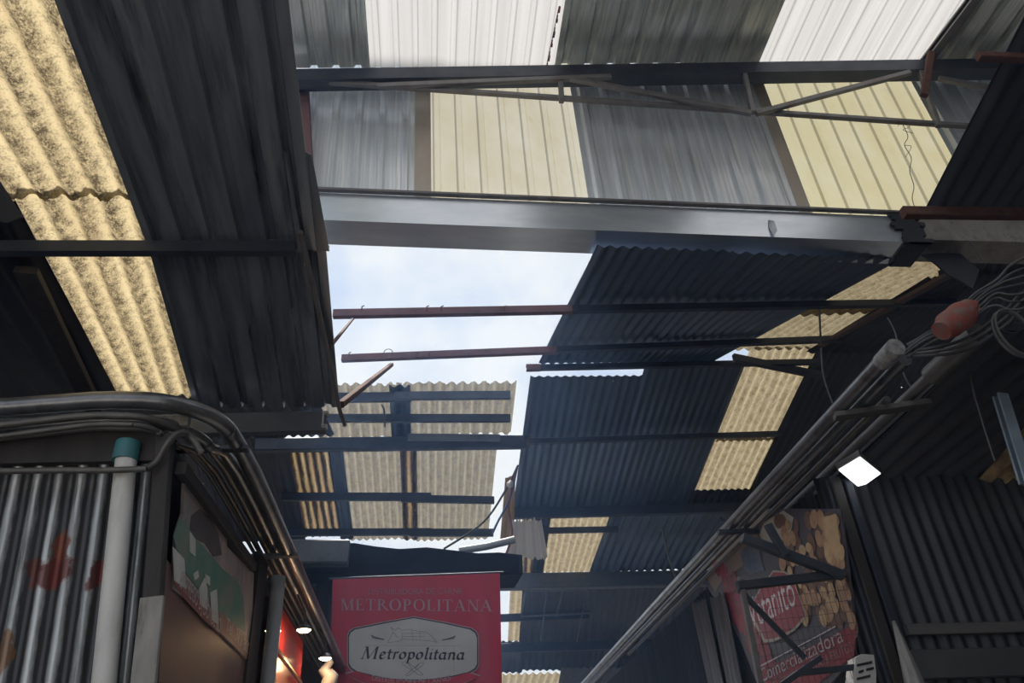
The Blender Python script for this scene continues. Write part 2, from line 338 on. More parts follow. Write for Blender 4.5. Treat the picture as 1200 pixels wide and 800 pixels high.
gutter((4.97, 5.5, 6.83), (9.5, 5.5, 6.76), .35, .33, GUTD, label='dirty brown gutter length at right below the black roof sheet', cat='gutter', group='gutter lengths')
m = MB(); rr = random.Random(3)
for k in range(9):                              # ragged tar over the joint
    z = 6.84-.045*k; m.box((4.83+rr.uniform(-.07, .03), 5.465, z-.05), (5.06+rr.uniform(-.03, .09), 5.505, z))
m.box((4.86, 5.46, 6.43), (5.10, 5.86, 6.475)); m.build('joint_patch', TAR, label='ragged black tar patch over the joint of the two gutters', cat='patch')

# ------------------------------------------------------------------ near left roof, Z 4.5
GL = 'sheets of the low roof at left'; ZL = 4.5
def LR(px, py, dz=0): return onZ(px, py, ZL+dz)
def ext(a, b, k): return a+(a-b)*k              # prolong beyond a
a0, a1 = LR(80, 0), LR(168, 245); b0, b1 = LR(-60, 0), LR(0, 243)
L0 = V((-2.12, 1.2, ZL+.02)); R0 = ext(a0, a1, .65)
SH('translucent_roof_sheet', AMB_T, ((-2.14, R0.y, ZL+.03), (R0.x-.02, R0.y, ZL+.03), (-2.14, 3.055, ZL+.03), (-1.44, 3.055, ZL+.03)), 'amber dirt-speckled translucent roof sheet in the top left corner', 'translucent sheet', GL, pitch=.147, amp=.022, t=0, nv=10, rag=.015, seed=2)
SH('translucent_roof_sheet', AMB_T, (V((-2.16, 3.02, ZL+.065)), V((-1.42, 3.02, ZL+.065)), LR(133, 466, .05), LR(231, 463, .05)), 'amber dirt-speckled translucent roof sheet at left above the conduits, below the seam', 'translucent sheet', GL, pitch=.147, amp=.022, t=0, nv=10, rag=.015, seed=5)
SH('roof_sheet', DARKL, (V((-1.40, .9, ZL)), V((-.50, .9, ZL)), V((-1.53, 3.42, ZL)), V((-.615, 3.42, ZL))), 'dark ribbed metal roof sheet at left, upper of the two beside the amber sheets', 'roof sheet', GL, prof='rib', pitch=.15, amp=.03, rag=.01, nv=3, seed=1)
SH('roof_sheet', DARKL, (V((-1.53, 3.36, ZL+.02)), V((-.56, 3.36, ZL+.02)), LR(228, 478, .02), LR(398, 477, .02)), 'dark ribbed metal roof sheet at left ending beside the open sky', 'roof sheet', GL, prof='rib', pitch=.15, amp=.03, rag=.012, nv=3, seed=4)
SH('roof_sheet', BLACKS, (V((-5.5, 3.1, ZL+.02)), V((-2.10, 3.1, ZL+.02)), V((-5.5, 5.3, ZL+.02)), LR(140, 468, .02)), 'blackened roof sheet at the left margin beside the lower amber sheet', 'roof sheet', GL, pitch=.147, amp=.02, nv=2, seed=6)
SH('roof_sheet', BLACKS, (V((-5.5, .9, ZL+.01)), V((-2.10, .9, ZL+.0)), V((-5.5, 3.2, ZL+.0)), V((-2.10, 3.2, ZL+.0))), 'blackened roof sheet hidden past the top left corner', 'roof sheet', GL, pitch=.147, amp=.02, nv=2, seed=7)
MB().bar((-2.21, 3.55, ZL-.05), (-2.40, 5.2, ZL-.05), .12, .05).build('roof_batten', WOODD, label='dull brown batten beside the left edge of the lower amber sheet', cat='batten')
SH('roof_sheet', DARKL, (V((-.72, 2.68, ZL+.012)), V((-.555, 2.70, ZL+.012)), V((-.74, 3.45, ZL+.012)), V((-.545, 3.45, ZL+.012))), 'narrow jutting strip of dark sheet on the right edge of the low left roof', 'roof sheet', GL, prof='rib', pitch=.15, amp=.028, rag=.02, nv=2, seed=14)
GP = 'purlins under the roofs'
MB().channel(onZ(-120, 291, ZL-.06), onZ(347, 291, ZL-.06), .05, .075).build('steel_purlin', DKBEAM, label='dark purlin crossing the amber sheets below the low left roof', cat='purlin', group=GP)
e0, e1 = onZ(215, 497, ZL-.16), onZ(383, 495, ZL-.16)
b = MB().channel(V((-5.5, e0.y+.1, e0.z)), e1, .07, .16, flip=-1).build('eave_beam', BEAMG, label='greenish grey channel beam under the lower end of the left roof', cat='beam')
m = MB()
for q in (-.055, .055): m.bar(e1+V((-.03, -.04, q)), e1+V((.012, -.04, q)), .07, .012)
m.bar(e1+V((-.02, -.07, -.06)), e1+V((-.02, -.07, .06)), .012, .012, up=(0, 1, 0)); m.build('end_lip', PVC, b)
MB().tube([onZ(352, 272, ZL-.07), onZ(375, 372, ZL-.07), onZ(398, 480, ZL-.09), onZ(404, 498, ZL-.1)], .016, 8).build('edge_pole', STEELG, label='thin pole along the right edge of the low left roof', cat='pole')

# ------------------------------------------------------------------ far lower roof: front slope S1 rising to a ridge, back slope S2
A1 = math.radians(15); P1 = V((0, 5.75, 6.45)); N1 = V((0, -math.sin(A1), math.cos(A1)))
def z1(y): return 6.45+(y-5.75)*math.tan(A1)
PR = onP(690, 420, P1, N1); A2 = math.radians(-13); N2 = V((0, -math.sin(A2), math.cos(A2)))
def z2(y): return PR.z+(y-PR.y)*math.tan(A2)
def s1(px, py, dz=0): return onP(px, py, P1+V((0, 0, dz)), N1)
def s2(px, py, dz=0): return onP(px, py, PR+V((0, 0, dz)), N2)
def S1(x0, x1, y0=5.5, y1=9.32, dz=0): return (x0, y0, z1(y0)+dz), (x1, y0, z1(y0)+dz), (x0, y1, z1(y1)+dz), (x1, y1, z1(y1)+dz)
def S2(x0, x1, y0, y1, dz=0): return (x0, y0, z2(y0)+dz), (x1, y0, z2(y0)+dz), (x0, y1, z2(y1)+dz), (x1, y1, z2(y1)+dz)
G1 = 'sheets of the front slope'; G2 = 'sheets of the back slope'
SH('roof_sheet', DARK, ((1.67, 5.58, z1(5.58)+.02), (3.1, 5.66, z1(5.66)+.02), (1.64, 9.36, z1(9.36)+.02), (3.1, 9.36, z1(9.36)+.02)), 'dark corrugated roof sheet right beside the sky opening', 'roof sheet', G1, pitch=.13, amp=.015, nv=3, seed=1)
SH('roof_sheet', DARK, ((3.05, 5.64, z1(5.64)-.005), (4.97, 5.76, z1(5.76)-.005), (3.05, 9.32, z1(9.32)-.005), (4.22, 9.32, z1(9.32)-.005)), 'dark corrugated roof sheet below the gutter, left of the tan translucent strip', 'roof sheet', G1, pitch=.13, amp=.015, nv=3, seed=2)
SH('translucent_roof_sheet', TAN_T, (s1(1030, 303, .06), s1(1150, 306, .06), s1(880, 372, .06), s1(1020, 366, .06)), 'tan translucent roof sheet just below the tar patch', 'translucent sheet', G1, pitch=.13, amp=.022, t=0, nv=5, seed=3)
SH('translucent_roof_sheet', TAN_T, (s1(930, 355, .11), s1(1045, 353, .11), s1(835, 410, .09), s1(966, 408, .09)), 'tan translucent roof sheet between the two long purlins, crossed by a thin hanger', 'translucent sheet', G1, pitch=.13, amp=.022, t=0, nv=5, seed=4)
SH('roof_sheet', BLACKS, (s1(1088, 326, -.02), s1(1330, 310, -.02), s1(945, 413, -.02), s1(1330, 414, -.02)), 'black roof sheet right of the tan strip, behind the wires', 'roof sheet', G1, pitch=.13, amp=.018, nv=3, seed=5)
SH('roof_sheet', BLACKS, (s1(1112, 303, .05), s1(1400, 299, .05), s1(1092, 330, .05), s1(1400, 330, .05)), 'sooty roof sheet under the dirty gutter length', 'roof sheet', G1, pitch=.13, amp=.018, nv=2, seed=6)
SH('roof_sheet', DARK, S2(1.5, 3.15, 9.34, 12.75, -.07), 'dark corrugated roof sheet below the bright scalloped ridge edge', 'roof sheet', G2, pitch=.13, amp=.015, nv=3, seed=7)
SH('roof_sheet', DARK, S2(3.17, 4.69, 9.12, 12.75, -.02), 'dark roof sheet left of the two large tan panels', 'roof sheet', G2, pitch=.13, amp=.015, nv=3, seed=8)
SH('translucent_roof_sheet', TAN_T, S2(4.70, 5.76, 8.85, 10.95, .03), 'large tan translucent panel below the slanting brace', 'translucent sheet', G2, pitch=.13, amp=.02, t=0, nv=5, seed=9)
SH('translucent_roof_sheet', TAN_T, S2(4.66, 5.80, 10.85, 12.35, 0), 'tan translucent panel above the conduits, lower of the pair', 'translucent sheet', G2, pitch=.13, amp=.02, t=0, nv=5, seed=10, rag=.03)
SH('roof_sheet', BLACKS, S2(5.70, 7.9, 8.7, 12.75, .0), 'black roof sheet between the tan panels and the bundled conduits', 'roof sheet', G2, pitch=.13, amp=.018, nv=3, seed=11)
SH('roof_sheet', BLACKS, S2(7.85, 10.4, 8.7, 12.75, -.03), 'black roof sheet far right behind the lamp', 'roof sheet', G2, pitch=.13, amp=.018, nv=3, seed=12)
SH('roof_sheet', BLACKS, (V((4.6, 12.2, z2(12.2)-.03)), V((5.85, 12.2, z2(12.2)-.03)), V((4.6, 12.75, z2(12.75)-.03)), V((5.85, 12.75, z2(12.75)-.03))), 'strip of dark sheet closing the lower end of the tan panels', 'roof sheet', G2, pitch=.13, amp=.018, nv=1, seed=13)
MB().bar(s1(1112, 322, -.09), s1(962, 404, -.09), .09, .05).build('roof_batten', solid('brown_batten', (.10, .06, .045), (.07, .045, .036), .7), label='brown batten along the right edge of the upper tan strip', cat='batten')
# purlins
def pur(P, a, b, w, h, mat, lb, name='steel_purlin', ch=True, dz=-.09, **kw):
    p, q = P(*a, dz), P(*b, dz)
    return (MB().channel(p, q, w, h) if ch else MB().bar(p, q, w, h)).build(name, mat, label=lb, cat=kw.get('cat', 'purlin'), group=kw.get('group', GP))
o1 = pur(s1, (391, 368), (1120, 354), .06, .085, DKBEAM, 'reddish purlin crossing the open sky, upper of the two')
o2 = pur(s1, (401, 420), (985, 397), .06, .085, DKBEAM, 'reddish purlin crossing the open sky, lower of the two')
def red_end(o, P, a, b, f, dz, w, h):
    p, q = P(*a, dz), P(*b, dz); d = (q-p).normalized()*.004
    MB().channel(p-d, p.lerp(q, f), w+.008, h+.008, t=.014).build('lit_end', PRIMER, o, label='red primer end, the rest coloured dark as in shade')
red_end(o1, s1, (391, 368), (1120, 354), .372, -.09, .06, .085); red_end(o2, s1, (401, 420), (985, 397), .43, -.09, .06, .085)  # beyond these lengths the bars are coloured dark for the shade
for o, xs in ((o1, (424, 500, 517, 591)), (o2, (409, 489, 503))):
    for px in xs:
        k = (s1(px, 361, -.09) if o is o1 else s1(px, 415, -.09)); MB().tube([k+V((0, 0, -.04)), k+V((.0, 0, .02)), k+V((.025, 0, .035))], .007, 6).build('hook', RUST, o)
k = s1(455, 420, -.14); MB().tube([k+V((.06*math.cos(q*.5), -.05, .05+.07*math.sin(q*.5))) for q in range(14)], .006, 5).build('wire_loop', CABLEG, o2)
o3 = pur(s2, (617, 431), (960, 424), .06, .08, DKBEAM, 'purlin with a red-brown end stub at the top of the dark back slope', dz=-.17)
o4 = pur(s2, (606, 518), (915, 508), .06, .08, DKBEAM, 'purlin with a red-brown end stub halfway down the dark back slope', dz=-.17)
red_end(o3, s2, (617, 431), (960, 424), .045, -.17, .06, .08); red_end(o4, s2, (606, 518), (915, 508), .045, -.17, .06, .08)
pur(s2, (860, 419), (962, 440), .07, .12, DKBEAM, 'slanting dark brace at the top of the large tan panel', name='roof_brace', ch=False, dz=-.2, cat='brace', group='roof braces')
MB().channel(s2(600, 602, -.16), s2(1300, 583, -.16), .10, .17).build('eave_beam', DKBEAM, label='long dark beam under the lower edge of the back slope', cat='beam')
MB().tube([s1(960, 361, -.14), s1(962, 402, -.2)], .012, 6).build('hanger_rod', STEEL, label='thin dark hanger rod across the tan strip', cat='rod')
MB().bar(s1(414, 373, -.13), onZ(386, 407, ZL-.06), .022, .022).build('roof_brace', RUST, label='thin reddish brace from the upper open purlin to the left roof edge', cat='brace', group='roof braces')
MB().bar(s1(459, 427, -.13), onZ(399, 474, ZL-.06), .05, .05).build('roof_brace', RUST, label='thick reddish brace from the lower open purlin to the left roof corner', cat='brace', group='roof braces')
MB().bar(onY(385, 289, 5.6), onZ(358, 310, ZL-.06), .02, .02).build('roof_brace', STEELG, label='short thin stay between the gutter and the pole of the left roof', cat='brace', group='roof braces')
# left part of the back slope: old asbestos rows
G3 = 'old sheets left of the sky gap'
def L2(x0, x1, px0, py0, px1, py1, dz=0):
    y0, y1 = s2(px0, py0).y, s2(px1, py1).y; return S2(x0, x1, y0, y1, dz)
SH('asbestos_roof_sheet', GREY_T, L2(-1.62, -.34, 420, 450, 420, 513), 'grey wavy asbestos sheet under the sky opening, left half of the top row', 'roof sheet', G3, pitch=.155, amp=.03, t=0, nv=5, rag=.02, seed=1)
SH('asbestos_roof_sheet', GREY_T, L2(-.42, 1.33, 540, 450, 540, 511, .03), 'grey wavy asbestos sheet with a torn right corner under the sky opening', 'roof sheet', G3, pitch=.155, amp=.03, t=0, nv=5, rag=.015, seed=2)
SH('asbestos_roof_sheet', DARK, L2(-.52, -.22, 470, 449, 470, 513, -.04), 'dark overlap strip between the two grey asbestos sheets', 'roof sheet', G3, pitch=.15, amp=.03, nv=2, seed=3)
SH('translucent_roof_sheet', STAIN_T, L2(-2.15, -1.42, 370, 522, 370, 628), 'brown stained translucent sheet beside the left conduits', 'translucent sheet', G3, pitch=.125, amp=.022, t=0, nv=5, seed=4)
SH('translucent_roof_sheet', GREY_T, L2(-1.36, -.36, 440, 522, 440, 633, .02), 'pale tan translucent panel above the banner, left of the two', 'translucent sheet', G3, pitch=.125, amp=.02, t=0, nv=5, seed=5)
SH('translucent_roof_sheet', GREY_T, L2(-.20, 1.13, 540, 522, 540, 633, .02), 'pale tan translucent panel above the banner, beside the white sky gap', 'translucent sheet', G3, pitch=.125, amp=.02, t=0, nv=5, seed=6)
SH('roof_sheet', DARK, L2(-1.50, -1.27, 400, 522, 400, 630, -.03), 'dark strip between the stained sheet and the pale tan panel', 'roof sheet', G3, pitch=.115, amp=.015, nv=2, seed=7)
SH('translucent_roof_sheet', STAIN_T, L2(-.40, -.14, 488, 522, 488, 630, -.03), 'narrow stained dark strip between the two pale tan panels', 'translucent sheet', G3, pitch=.13, amp=.02, nv=2, t=0, seed=8)
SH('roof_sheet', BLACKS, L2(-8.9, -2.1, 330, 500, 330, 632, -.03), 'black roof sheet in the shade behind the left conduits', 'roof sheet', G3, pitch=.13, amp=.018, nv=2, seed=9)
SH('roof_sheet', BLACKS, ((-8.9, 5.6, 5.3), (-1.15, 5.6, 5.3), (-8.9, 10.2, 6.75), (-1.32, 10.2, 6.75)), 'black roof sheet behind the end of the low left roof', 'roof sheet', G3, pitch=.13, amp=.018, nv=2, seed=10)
pur(s2, (385, 466), (482, 465), .06, .14, DKBEAM, 'dark purlin piece under the top asbestos row, left', dz=-.1)
pur(s2, (462, 464), (598, 463), .06, .12, STEEL, 'grey blue purlin piece under the top asbestos row, right', dz=-.13)
pur(s2, (379, 490), (598, 490), .06, .12, STEEL, 'purlin across the middle of the grey asbestos row', dz=-.11)
MB().bar(s2(300, 522, -.18), s2(616, 518, -.18), .12, .20).build('cross_beam', DKBEAM, label='dark cross beam between the asbestos row and the pale tan panels', cat='beam')
MB().channel(s2(478, 512, -.30), s2(586, 513, -.30), .05, .10).build('steel_purlin', BEAMG, label='pale short channel fixed below the asbestos row', cat='purlin', group=GP)
pur(s2, (330, 582), (505, 582), .06, .13, DKBEAM, 'dark purlin across the pale tan panels, left length', dz=-.1)
pur(s2, (470, 584), (579, 586), .06, .12, DKBEAM, 'dark purlin across the right pale tan panel beside the sky gap', dz=-.14)
pur(s2, (318, 624), (506, 623), .06, .12, DKBEAM, 'dark purlin along the lower edge of the pale tan panels, left length', dz=-.1)
pur(s2, (480, 624), (578, 624), .06, .13, DKBEAM, 'dark purlin along the lower edge of the right pale tan panel', dz=-.14)
MB().tube([s2(447, 474, -.2), s2(450, 480, -.25), s2(451, 500, -.25)], .012, 6, 3).build('cable_tail', CABLE, label='short black cable tail hanging over the asbestos row', cat='cable')
# ------------------------------------------------------------------ roofs further down the aisle
P3 = V((0, 13.0, 6.40)); A3 = math.radians(-7.8); N3 = V((0, -math.sin(A3), math.cos(A3)))
def s3(px, py, dz=0): return onP(px, py, P3+V((0, 0, dz)), N3)
def z3(y): return P3.z+(y-P3.y)*math.tan(A3)
G4 = 'sheets of the far roof'
SH('translucent_roof_sheet', STAIN_T, (s3(612, 606), s3(632, 606), s3(612, 676), s3(626, 676)), 'narrow brown stained sheet right of the banner corner', 'translucent sheet', G4, pitch=.13, amp=.02, t=0, nv=4, seed=1)
SH('translucent_roof_sheet', TAN_T, (s3(641, 604, .02), s3(717, 602, .02), s3(632, 671, .02), s3(692, 670, .02)), 'tan translucent panel beyond the eave beam, above and right of the banner', 'translucent sheet', G4, pitch=.13, amp=.018, t=0, nv=5, rag=.04, seed=2)
SH('roof_sheet', DKBEAM, (s3(628, 604, -.01), s3(646, 604, -.01), s3(624, 676, -.01), s3(636, 676, -.01)), 'dark strip with a ragged edge left of the far tan panel', 'roof sheet', G4, pitch=.13, amp=.018, nv=3, rag=.05, seed=3)
def S3(x0, x1, y0, y1, dz=0): return (x0, y0, z3(y0)+dz), (x1, y0, z3(y0)+dz), (x0, y1, z3(y1)+dz), (x1, y1, z3(y1)+dz)
SH('roof_sheet', DARK, S3(3.27, 6.2, 12.8, 15.16, -.02), 'dark corrugated sheet right of the far tan panel', 'roof sheet', G4, pitch=.16, amp=.03, nv=2, seed=4)
SH('roof_sheet', BLACKS, S3(6.1, 10.4, 12.8, 15.1, -.04), 'black roof sheet above the big hanging sign', 'roof sheet', G4, pitch=.16, amp=.02, nv=2, seed=5)
MB().channel(s3(612, 622, -.08), s3(724, 620, -.08), .06, .10).build('steel_purlin', DKBEAM, label='dark purlin across the far tan panel right of the banner', cat='purlin', group=GP)
MB().bar(onY(584, 682, 15.1), onY(905, 676, 15.1), .2, .30).build('cross_beam', solid('far_beam', (.12, .13, .14), (.09, .10, .11), .6), label='grey cross beam running right from the banner top', cat='beam')
P4 = V((0, 15.3, 6.0)); A4 = math.radians(-6); N4 = V((0, -math.sin(A4), math.cos(A4)))
def s4(px, py, dz=0): return onP(px, py, P4+V((0, 0, dz)), N4)
G5 = 'sheets of the farthest roof'
SH('translucent_roof_sheet', TAN_T, (s4(598, 688), s4(614, 688), s4(595, 752), s4(609, 751)), 'small tan translucent panel close to the right edge of the banner', 'translucent sheet', G5, pitch=.14, amp=.018, t=0, nv=4, rag=.05, seed=1)
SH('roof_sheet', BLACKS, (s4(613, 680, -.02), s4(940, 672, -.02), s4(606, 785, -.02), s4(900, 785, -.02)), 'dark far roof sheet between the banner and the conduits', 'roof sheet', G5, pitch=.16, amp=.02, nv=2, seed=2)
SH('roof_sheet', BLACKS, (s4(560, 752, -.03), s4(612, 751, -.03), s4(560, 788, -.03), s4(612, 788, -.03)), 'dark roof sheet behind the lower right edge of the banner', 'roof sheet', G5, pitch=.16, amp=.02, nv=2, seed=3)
MB().bar(s4(586, 724, -.1), s4(690, 720, -.1), .06, .16).build('steel_purlin', DKBEAM, label='dark purlin across the small tan panel beside the banner', cat='purlin', group=GP)
MB().bar(s4(570, 760, -.2), s4(800, 753, -.2), .1, .2).build('cross_beam', DKBEAM, label='faint far cross beam low between banner and conduits', cat='beam')
SH('translucent_roof_sheet', TAN_T, (s4(570, 790, -.05), s4(660, 788, -.05), s4(570, 830, -.05), s4(640, 830, -.05)), 'sunlit tan strip at the very bottom of the picture right of the banner', 'translucent sheet', G5, pitch=.2, amp=.03, t=0, nv=3, seed=4)
SH('roof_sheet', BLACKS, (s4(658, 782, -.06), s4(860, 782, -.06), s4(645, 850, -.06), s4(800, 850, -.06)), 'dark roof sheet in the far gloom at the bottom of the picture', 'roof sheet', G5, pitch=.2, amp=.02, nv=2, seed=5)
t = thing('window_frame', onY(650, 750, 14.9), 'thin pale metal frame with bars beyond the banner', 'frame')
for a, b in (((616, 692), (688, 691)), ((688, 691), (676, 752)), ((641, 692), (634, 750)), ((660, 692), (652, 722)), ((616, 692), (611, 722)), ((611, 722), (694, 718))):
    MB().bar(onY(*a, 14.9), onY(*b, 14.9), .03, .03, up=(0, 1, 0)).build('bar', BEAMG, t)

# ------------------------------------------------------------------ awning, pipe and torn sheet over the banner
YB = 7.95
m = MB()
out = [(343, 641), (380, 637), (415, 636), (440, 640), (468, 643), (500, 641), (535, 645), (560, 648), (585, 647), (612, 650), (613, 672), (560, 674), (450, 674), (343, 672)]
p = [onY(x, y, 8.1) for x, y in out]; m.poly(p, (0, 1, .12), .9); m.build('awning', TARP, label='sagging dark tarpaulin awning just above the red banner', cat='awning')
MB().bar(onY(338, 648, 7.98), onY(409, 648, 7.98), .16, .25).build('lintel_beam', BEAMG, label='pale grey beam end left of the banner under the white gap', cat='beam')
MB().tube([onY(538, 645, 8.4), onY(570, 640, 8.4), onY(603, 632, 8.4)], .042, 14).build('pipe', PVCG, label='short grey pipe lying across the white sky gap over the banner', cat='pipe')
SH('pale_sheet', translucent('pale_torn_sheet', (.80, .76, .72), (.7, .65, .62), w=.7, TK=.9), (onY(600, 610, 9.0), onY(634, 608, 9.0), onY(594, 650, 9.0), onY(642, 655, 9.0)), 'pale torn corrugated sheet with a wavy lower edge right of the grey pipe', 'sheet', 'torn pieces', pitch=.12, amp=.02, nv=4, t=0, rag=.03, seed=3)
SH('stained_sheet', translucent('stained_scrap', (.62, .47, .30), (.34, .24, .14), w=.7, TK=.8), (onY(592, 560, 9.6), onY(604, 556, 9.6), onY(586, 632, 9.6), onY(602, 630, 9.6)), 'small brown stained sheet hanging in the white gap', 'sheet', 'torn pieces', pitch=.08, amp=.012, nv=3, t=0, seed=6)
G6 = 'cables in the white gap'
for q, lb in (((((607, 545), (592, 575), (566, 612), (520, 643)), CABLE), 'black cable slanting across the white gap above the pipe'), ((((606, 548), (597, 585), (584, 610), (577, 625)), solid('cable_blue', (.05, .09, .25), None, .5)), 'blue cable in the white gap above the pipe'), ((((604, 552), (596, 592), (600, 625), (592, 652)), solid('cable_red', (.25, .07, .06), None, .5)), 'reddish cable hanging down by the pale torn sheet')):
    MB().tube([onY(x, y, 8.7) for x, y in q[0]], .014, 6, 6).build('cable', q[1], label=lb, cat='cable', group=G6)
MB().tube([onY(599, 563, 8.65), onY(598, 566, 8.65), onY(597, 571, 8.65)], [.02, .04, .02], 10, 2).build('insulator', PVC, label='small white insulator on the cables in the white gap', cat='insulator')

# ------------------------------------------------------------------ lettering helpers (2-D outlines, then mapped into the place)
def hull(ps):
    ps = sorted(set((round(x, 5), round(y, 5)) for x, y in ps)); c = lambda o, a, b: (a[0]-o[0])*(b[1]-o[1])-(a[1]-o[1])*(b[0]-o[0])
    lo, hi = [], []
    for p in ps:
        while len(lo) > 1 and c(lo[-2], lo[-1], p) <= 0: lo.pop()
        lo.append(p)
    for p in reversed(ps):
        while len(hi) > 1 and c(hi[-2], hi[-1], p) <= 0: hi.pop()
        hi.append(p)
    return lo[:-1]+hi[:-1]
def pen(pts, nx, ny, th):
    out = []
    for a, b in zip(pts, pts[1:]):
        out.append(hull([(p[0]+i*nx+j*th, p[1]+i*ny+k*th) for p in (a, b) for i in (-1, 1) for j in (-1, 1) for k in (-1, 1)]))
    return out
def arc(cx, cy, rx, ry, a0, a1, n=14): return [(cx+rx*math.cos(math.radians(a0+(a1-a0)*k/n)), cy+ry*math.sin(math.radians(a0+(a1-a0)*k/n))) for k in range(n+1)]
def ser(x, y, w=.14): return [[(x-w, y-.02), (x+w, y-.02), (x+w, y+.025), (x-w, y+.025)]]
def stem(x0, y0, x1, y1, w): return [[(x0-w/2, y0), (x0+w/2, y0), (x1+w/2, y1), (x1-w/2, y1)]]
def bowl(cx, cy, rx, ry, tx, ty, a0, a1, n=18):
    o = arc(cx, cy, rx, ry, a0, a1, n); i = arc(cx, cy, rx-tx, ry-ty, a0, a1, n)
    return [[o[k], o[k+1], i[k+1], i[k]] for k in range(n)]
K, H = .15, .05
CAPS = {
 'M': (1.06, stem(.16, 0, .16, 1, H)+stem(.86, 0, .86, 1, K)+stem(.52, 0, .20, 1, K)+stem(.52, 0, .84, 1, H)+ser(.16, 0, .13)+ser(.88, 0, .17)+ser(.12, .975, .12)+ser(.90, .975, .13)),
 'E': (.72, stem(.2, 0, .2, 1, K)+[[(.1, 0), (.62, 0), (.62, H), (.1, H)], [(.1, 1-H), (.58, 1-H), (.58, 1), (.1, 1)], [(.2, .49), (.48, .49), (.48, .54), (.2, .54)], [(.56, 0), (.62, 0), (.66, .26), (.62, .26)], [(.54, 1), (.58, 1), (.62, .76), (.58, .76)], [(.45, .4), (.49, .4), (.49, .62), (.45, .62)]]),
 'T': (.80, stem(.4, 0, .4, 1, K)+ser(.4, 0, .17)+[[(.06, 1-H), (.74, 1-H), (.74, 1), (.06, 1)], [(.04, .74), (.08, .74), (.12, 1), (.06, 1)], [(.72, .74), (.76, .74), (.74, 1), (.68, 1)]]),
 'R': (.86, stem(.2, 0, .2, 1, K)+ser(.2, 0, .16)+ser(.15, .975, .1)+bowl(.32, .755, .28, .245, .13, .05, -90, 90)+[[(.2, .95), (.34, .95), (.34, 1), (.2, 1)], [(.2, .51), (.34, .51), (.34, .56), (.2, .56)]]+stem(.80, 0, .40, .52, K)+ser(.84, 0, .08)),
 'O': (.96, bowl(.48, .5, .42, .52, .15, .05, 0, 360, 32)),
 'P': (.74, stem(.2, 0, .2, 1, K)+ser(.2, 0, .17)+ser(.15, .975, .1)+bowl(.32, .73, .32, .27, .14, .05, -90, 90)+[[(.2, .95), (.34, .95), (.34, 1), (.2, 1)], [(.2, .46), (.34, .46), (.34, .51), (.2, .51)]]),
 'L': (.70, stem(.2, 0, .2, 1, K)+ser(.2, .975, .16)+[[(.08, 0), (.62, 0), (.62, H), (.08, H)], [(.56, 0), (.62, 0), (.67, .28), (.63, .28)]]),
 'I': (.42, stem(.21, 0, .21, 1, K)+ser(.21, 0, .17)+ser(.21, .975, .17)),
 'A': (.92, stem(.14, 0, .47, 1, H)+stem(.76, 0, .45, 1, K)+ser(.14, 0, .13)+ser(.78, 0, .15)+[[(.24, .32), (.64, .32), (.64, .37), (.24, .37)]]),
 'N': (.94, stem(.18, 0, .18, 1, H)+stem(.78, 0, .78, 1, H)+stem(.76, 0, .20, 1, K)+ser(.18, 0, .13)+ser(.14, .975, .12)+ser(.78, .975, .13)),
}
def P_(*s):
    o = []
    for q in s: o += pen(q, .042, .034, .012)
    return o
X_ = .46
LOW = {
 'M': (1.0, pen([(.06, 0), (.20, .78)], .012, .01, .012)+pen([(.20, .80), (.42, .02)], .05, .01, .012)+pen([(.42, .0), (.78, .80)], .012, .01, .01)+pen([(.80, .80), (.80, 0)], .055, .01, .01)+ser(.06, 0, .1)+ser(.82, 0, .12)+ser(.14, .79, .08)+ser(.84, .79, .08)),
 'e': (.42, P_([(.07, .22), (.22, .25), (.32, .33)]+arc(.2, .36, .11, .1, 0, 120, 8)+arc(.21, .22, .15, .22, 110, 320, 12))),
 't': (.30, P_([(.13, .62), (.13, .10)]+arc(.2, .1, .07, .09, 180, 310, 6), [(.03, .44), (.27, .44)])),
 'r': (.36, P_([(.04, .40), (.12, .46), (.12, 0)], [(.12, .28)]+arc(.24, .32, .11, .13, 170, 50, 7))),
 'o': (.46, P_(arc(.22, .23, .16, .22, 0, 360, 22))),
 'p': (.48, P_([(.03, .40), (.12, .46), (.12, -.28)], arc(.25, .23, .15, .22, 150, -150, 16)), ),
 'l': (.24, P_([(.06, .74), (.12, .76), (.12, .10)]+arc(.19, .1, .07, .09, 180, 310, 6))),
 'i': (.24, P_([(.04, .40), (.12, .45), (.12, .10)]+arc(.19, .1, .07, .09, 180, 310, 6), [(.115, .63), (.13, .65)])),
 'a': (.50, P_(arc(.21, .23, .15, .22, 50, 330, 16), [(.36, .45), (.36, .10)]+arc(.42, .1, .06, .09, 180, 310, 6))),
 'n': (.50, P_([(.03, .40), (.11, .45), (.11, 0)], [(.11, .28)]+arc(.24, .30, .13, .15, 160, 10, 8)+[(.37, .10)]+arc(.43, .1, .06, .09, 180, 310, 6))),
}
def word(s, table, gap=.02, shear=0):
    x = 0; out = []
    for ch in s:
        w, ps = table[ch][0], table[ch][1]
        out += [[(x+a+b*shear, b) for a, b in p] for p in ps]; x += w+gap
    return out, x-gap
_fc = {}
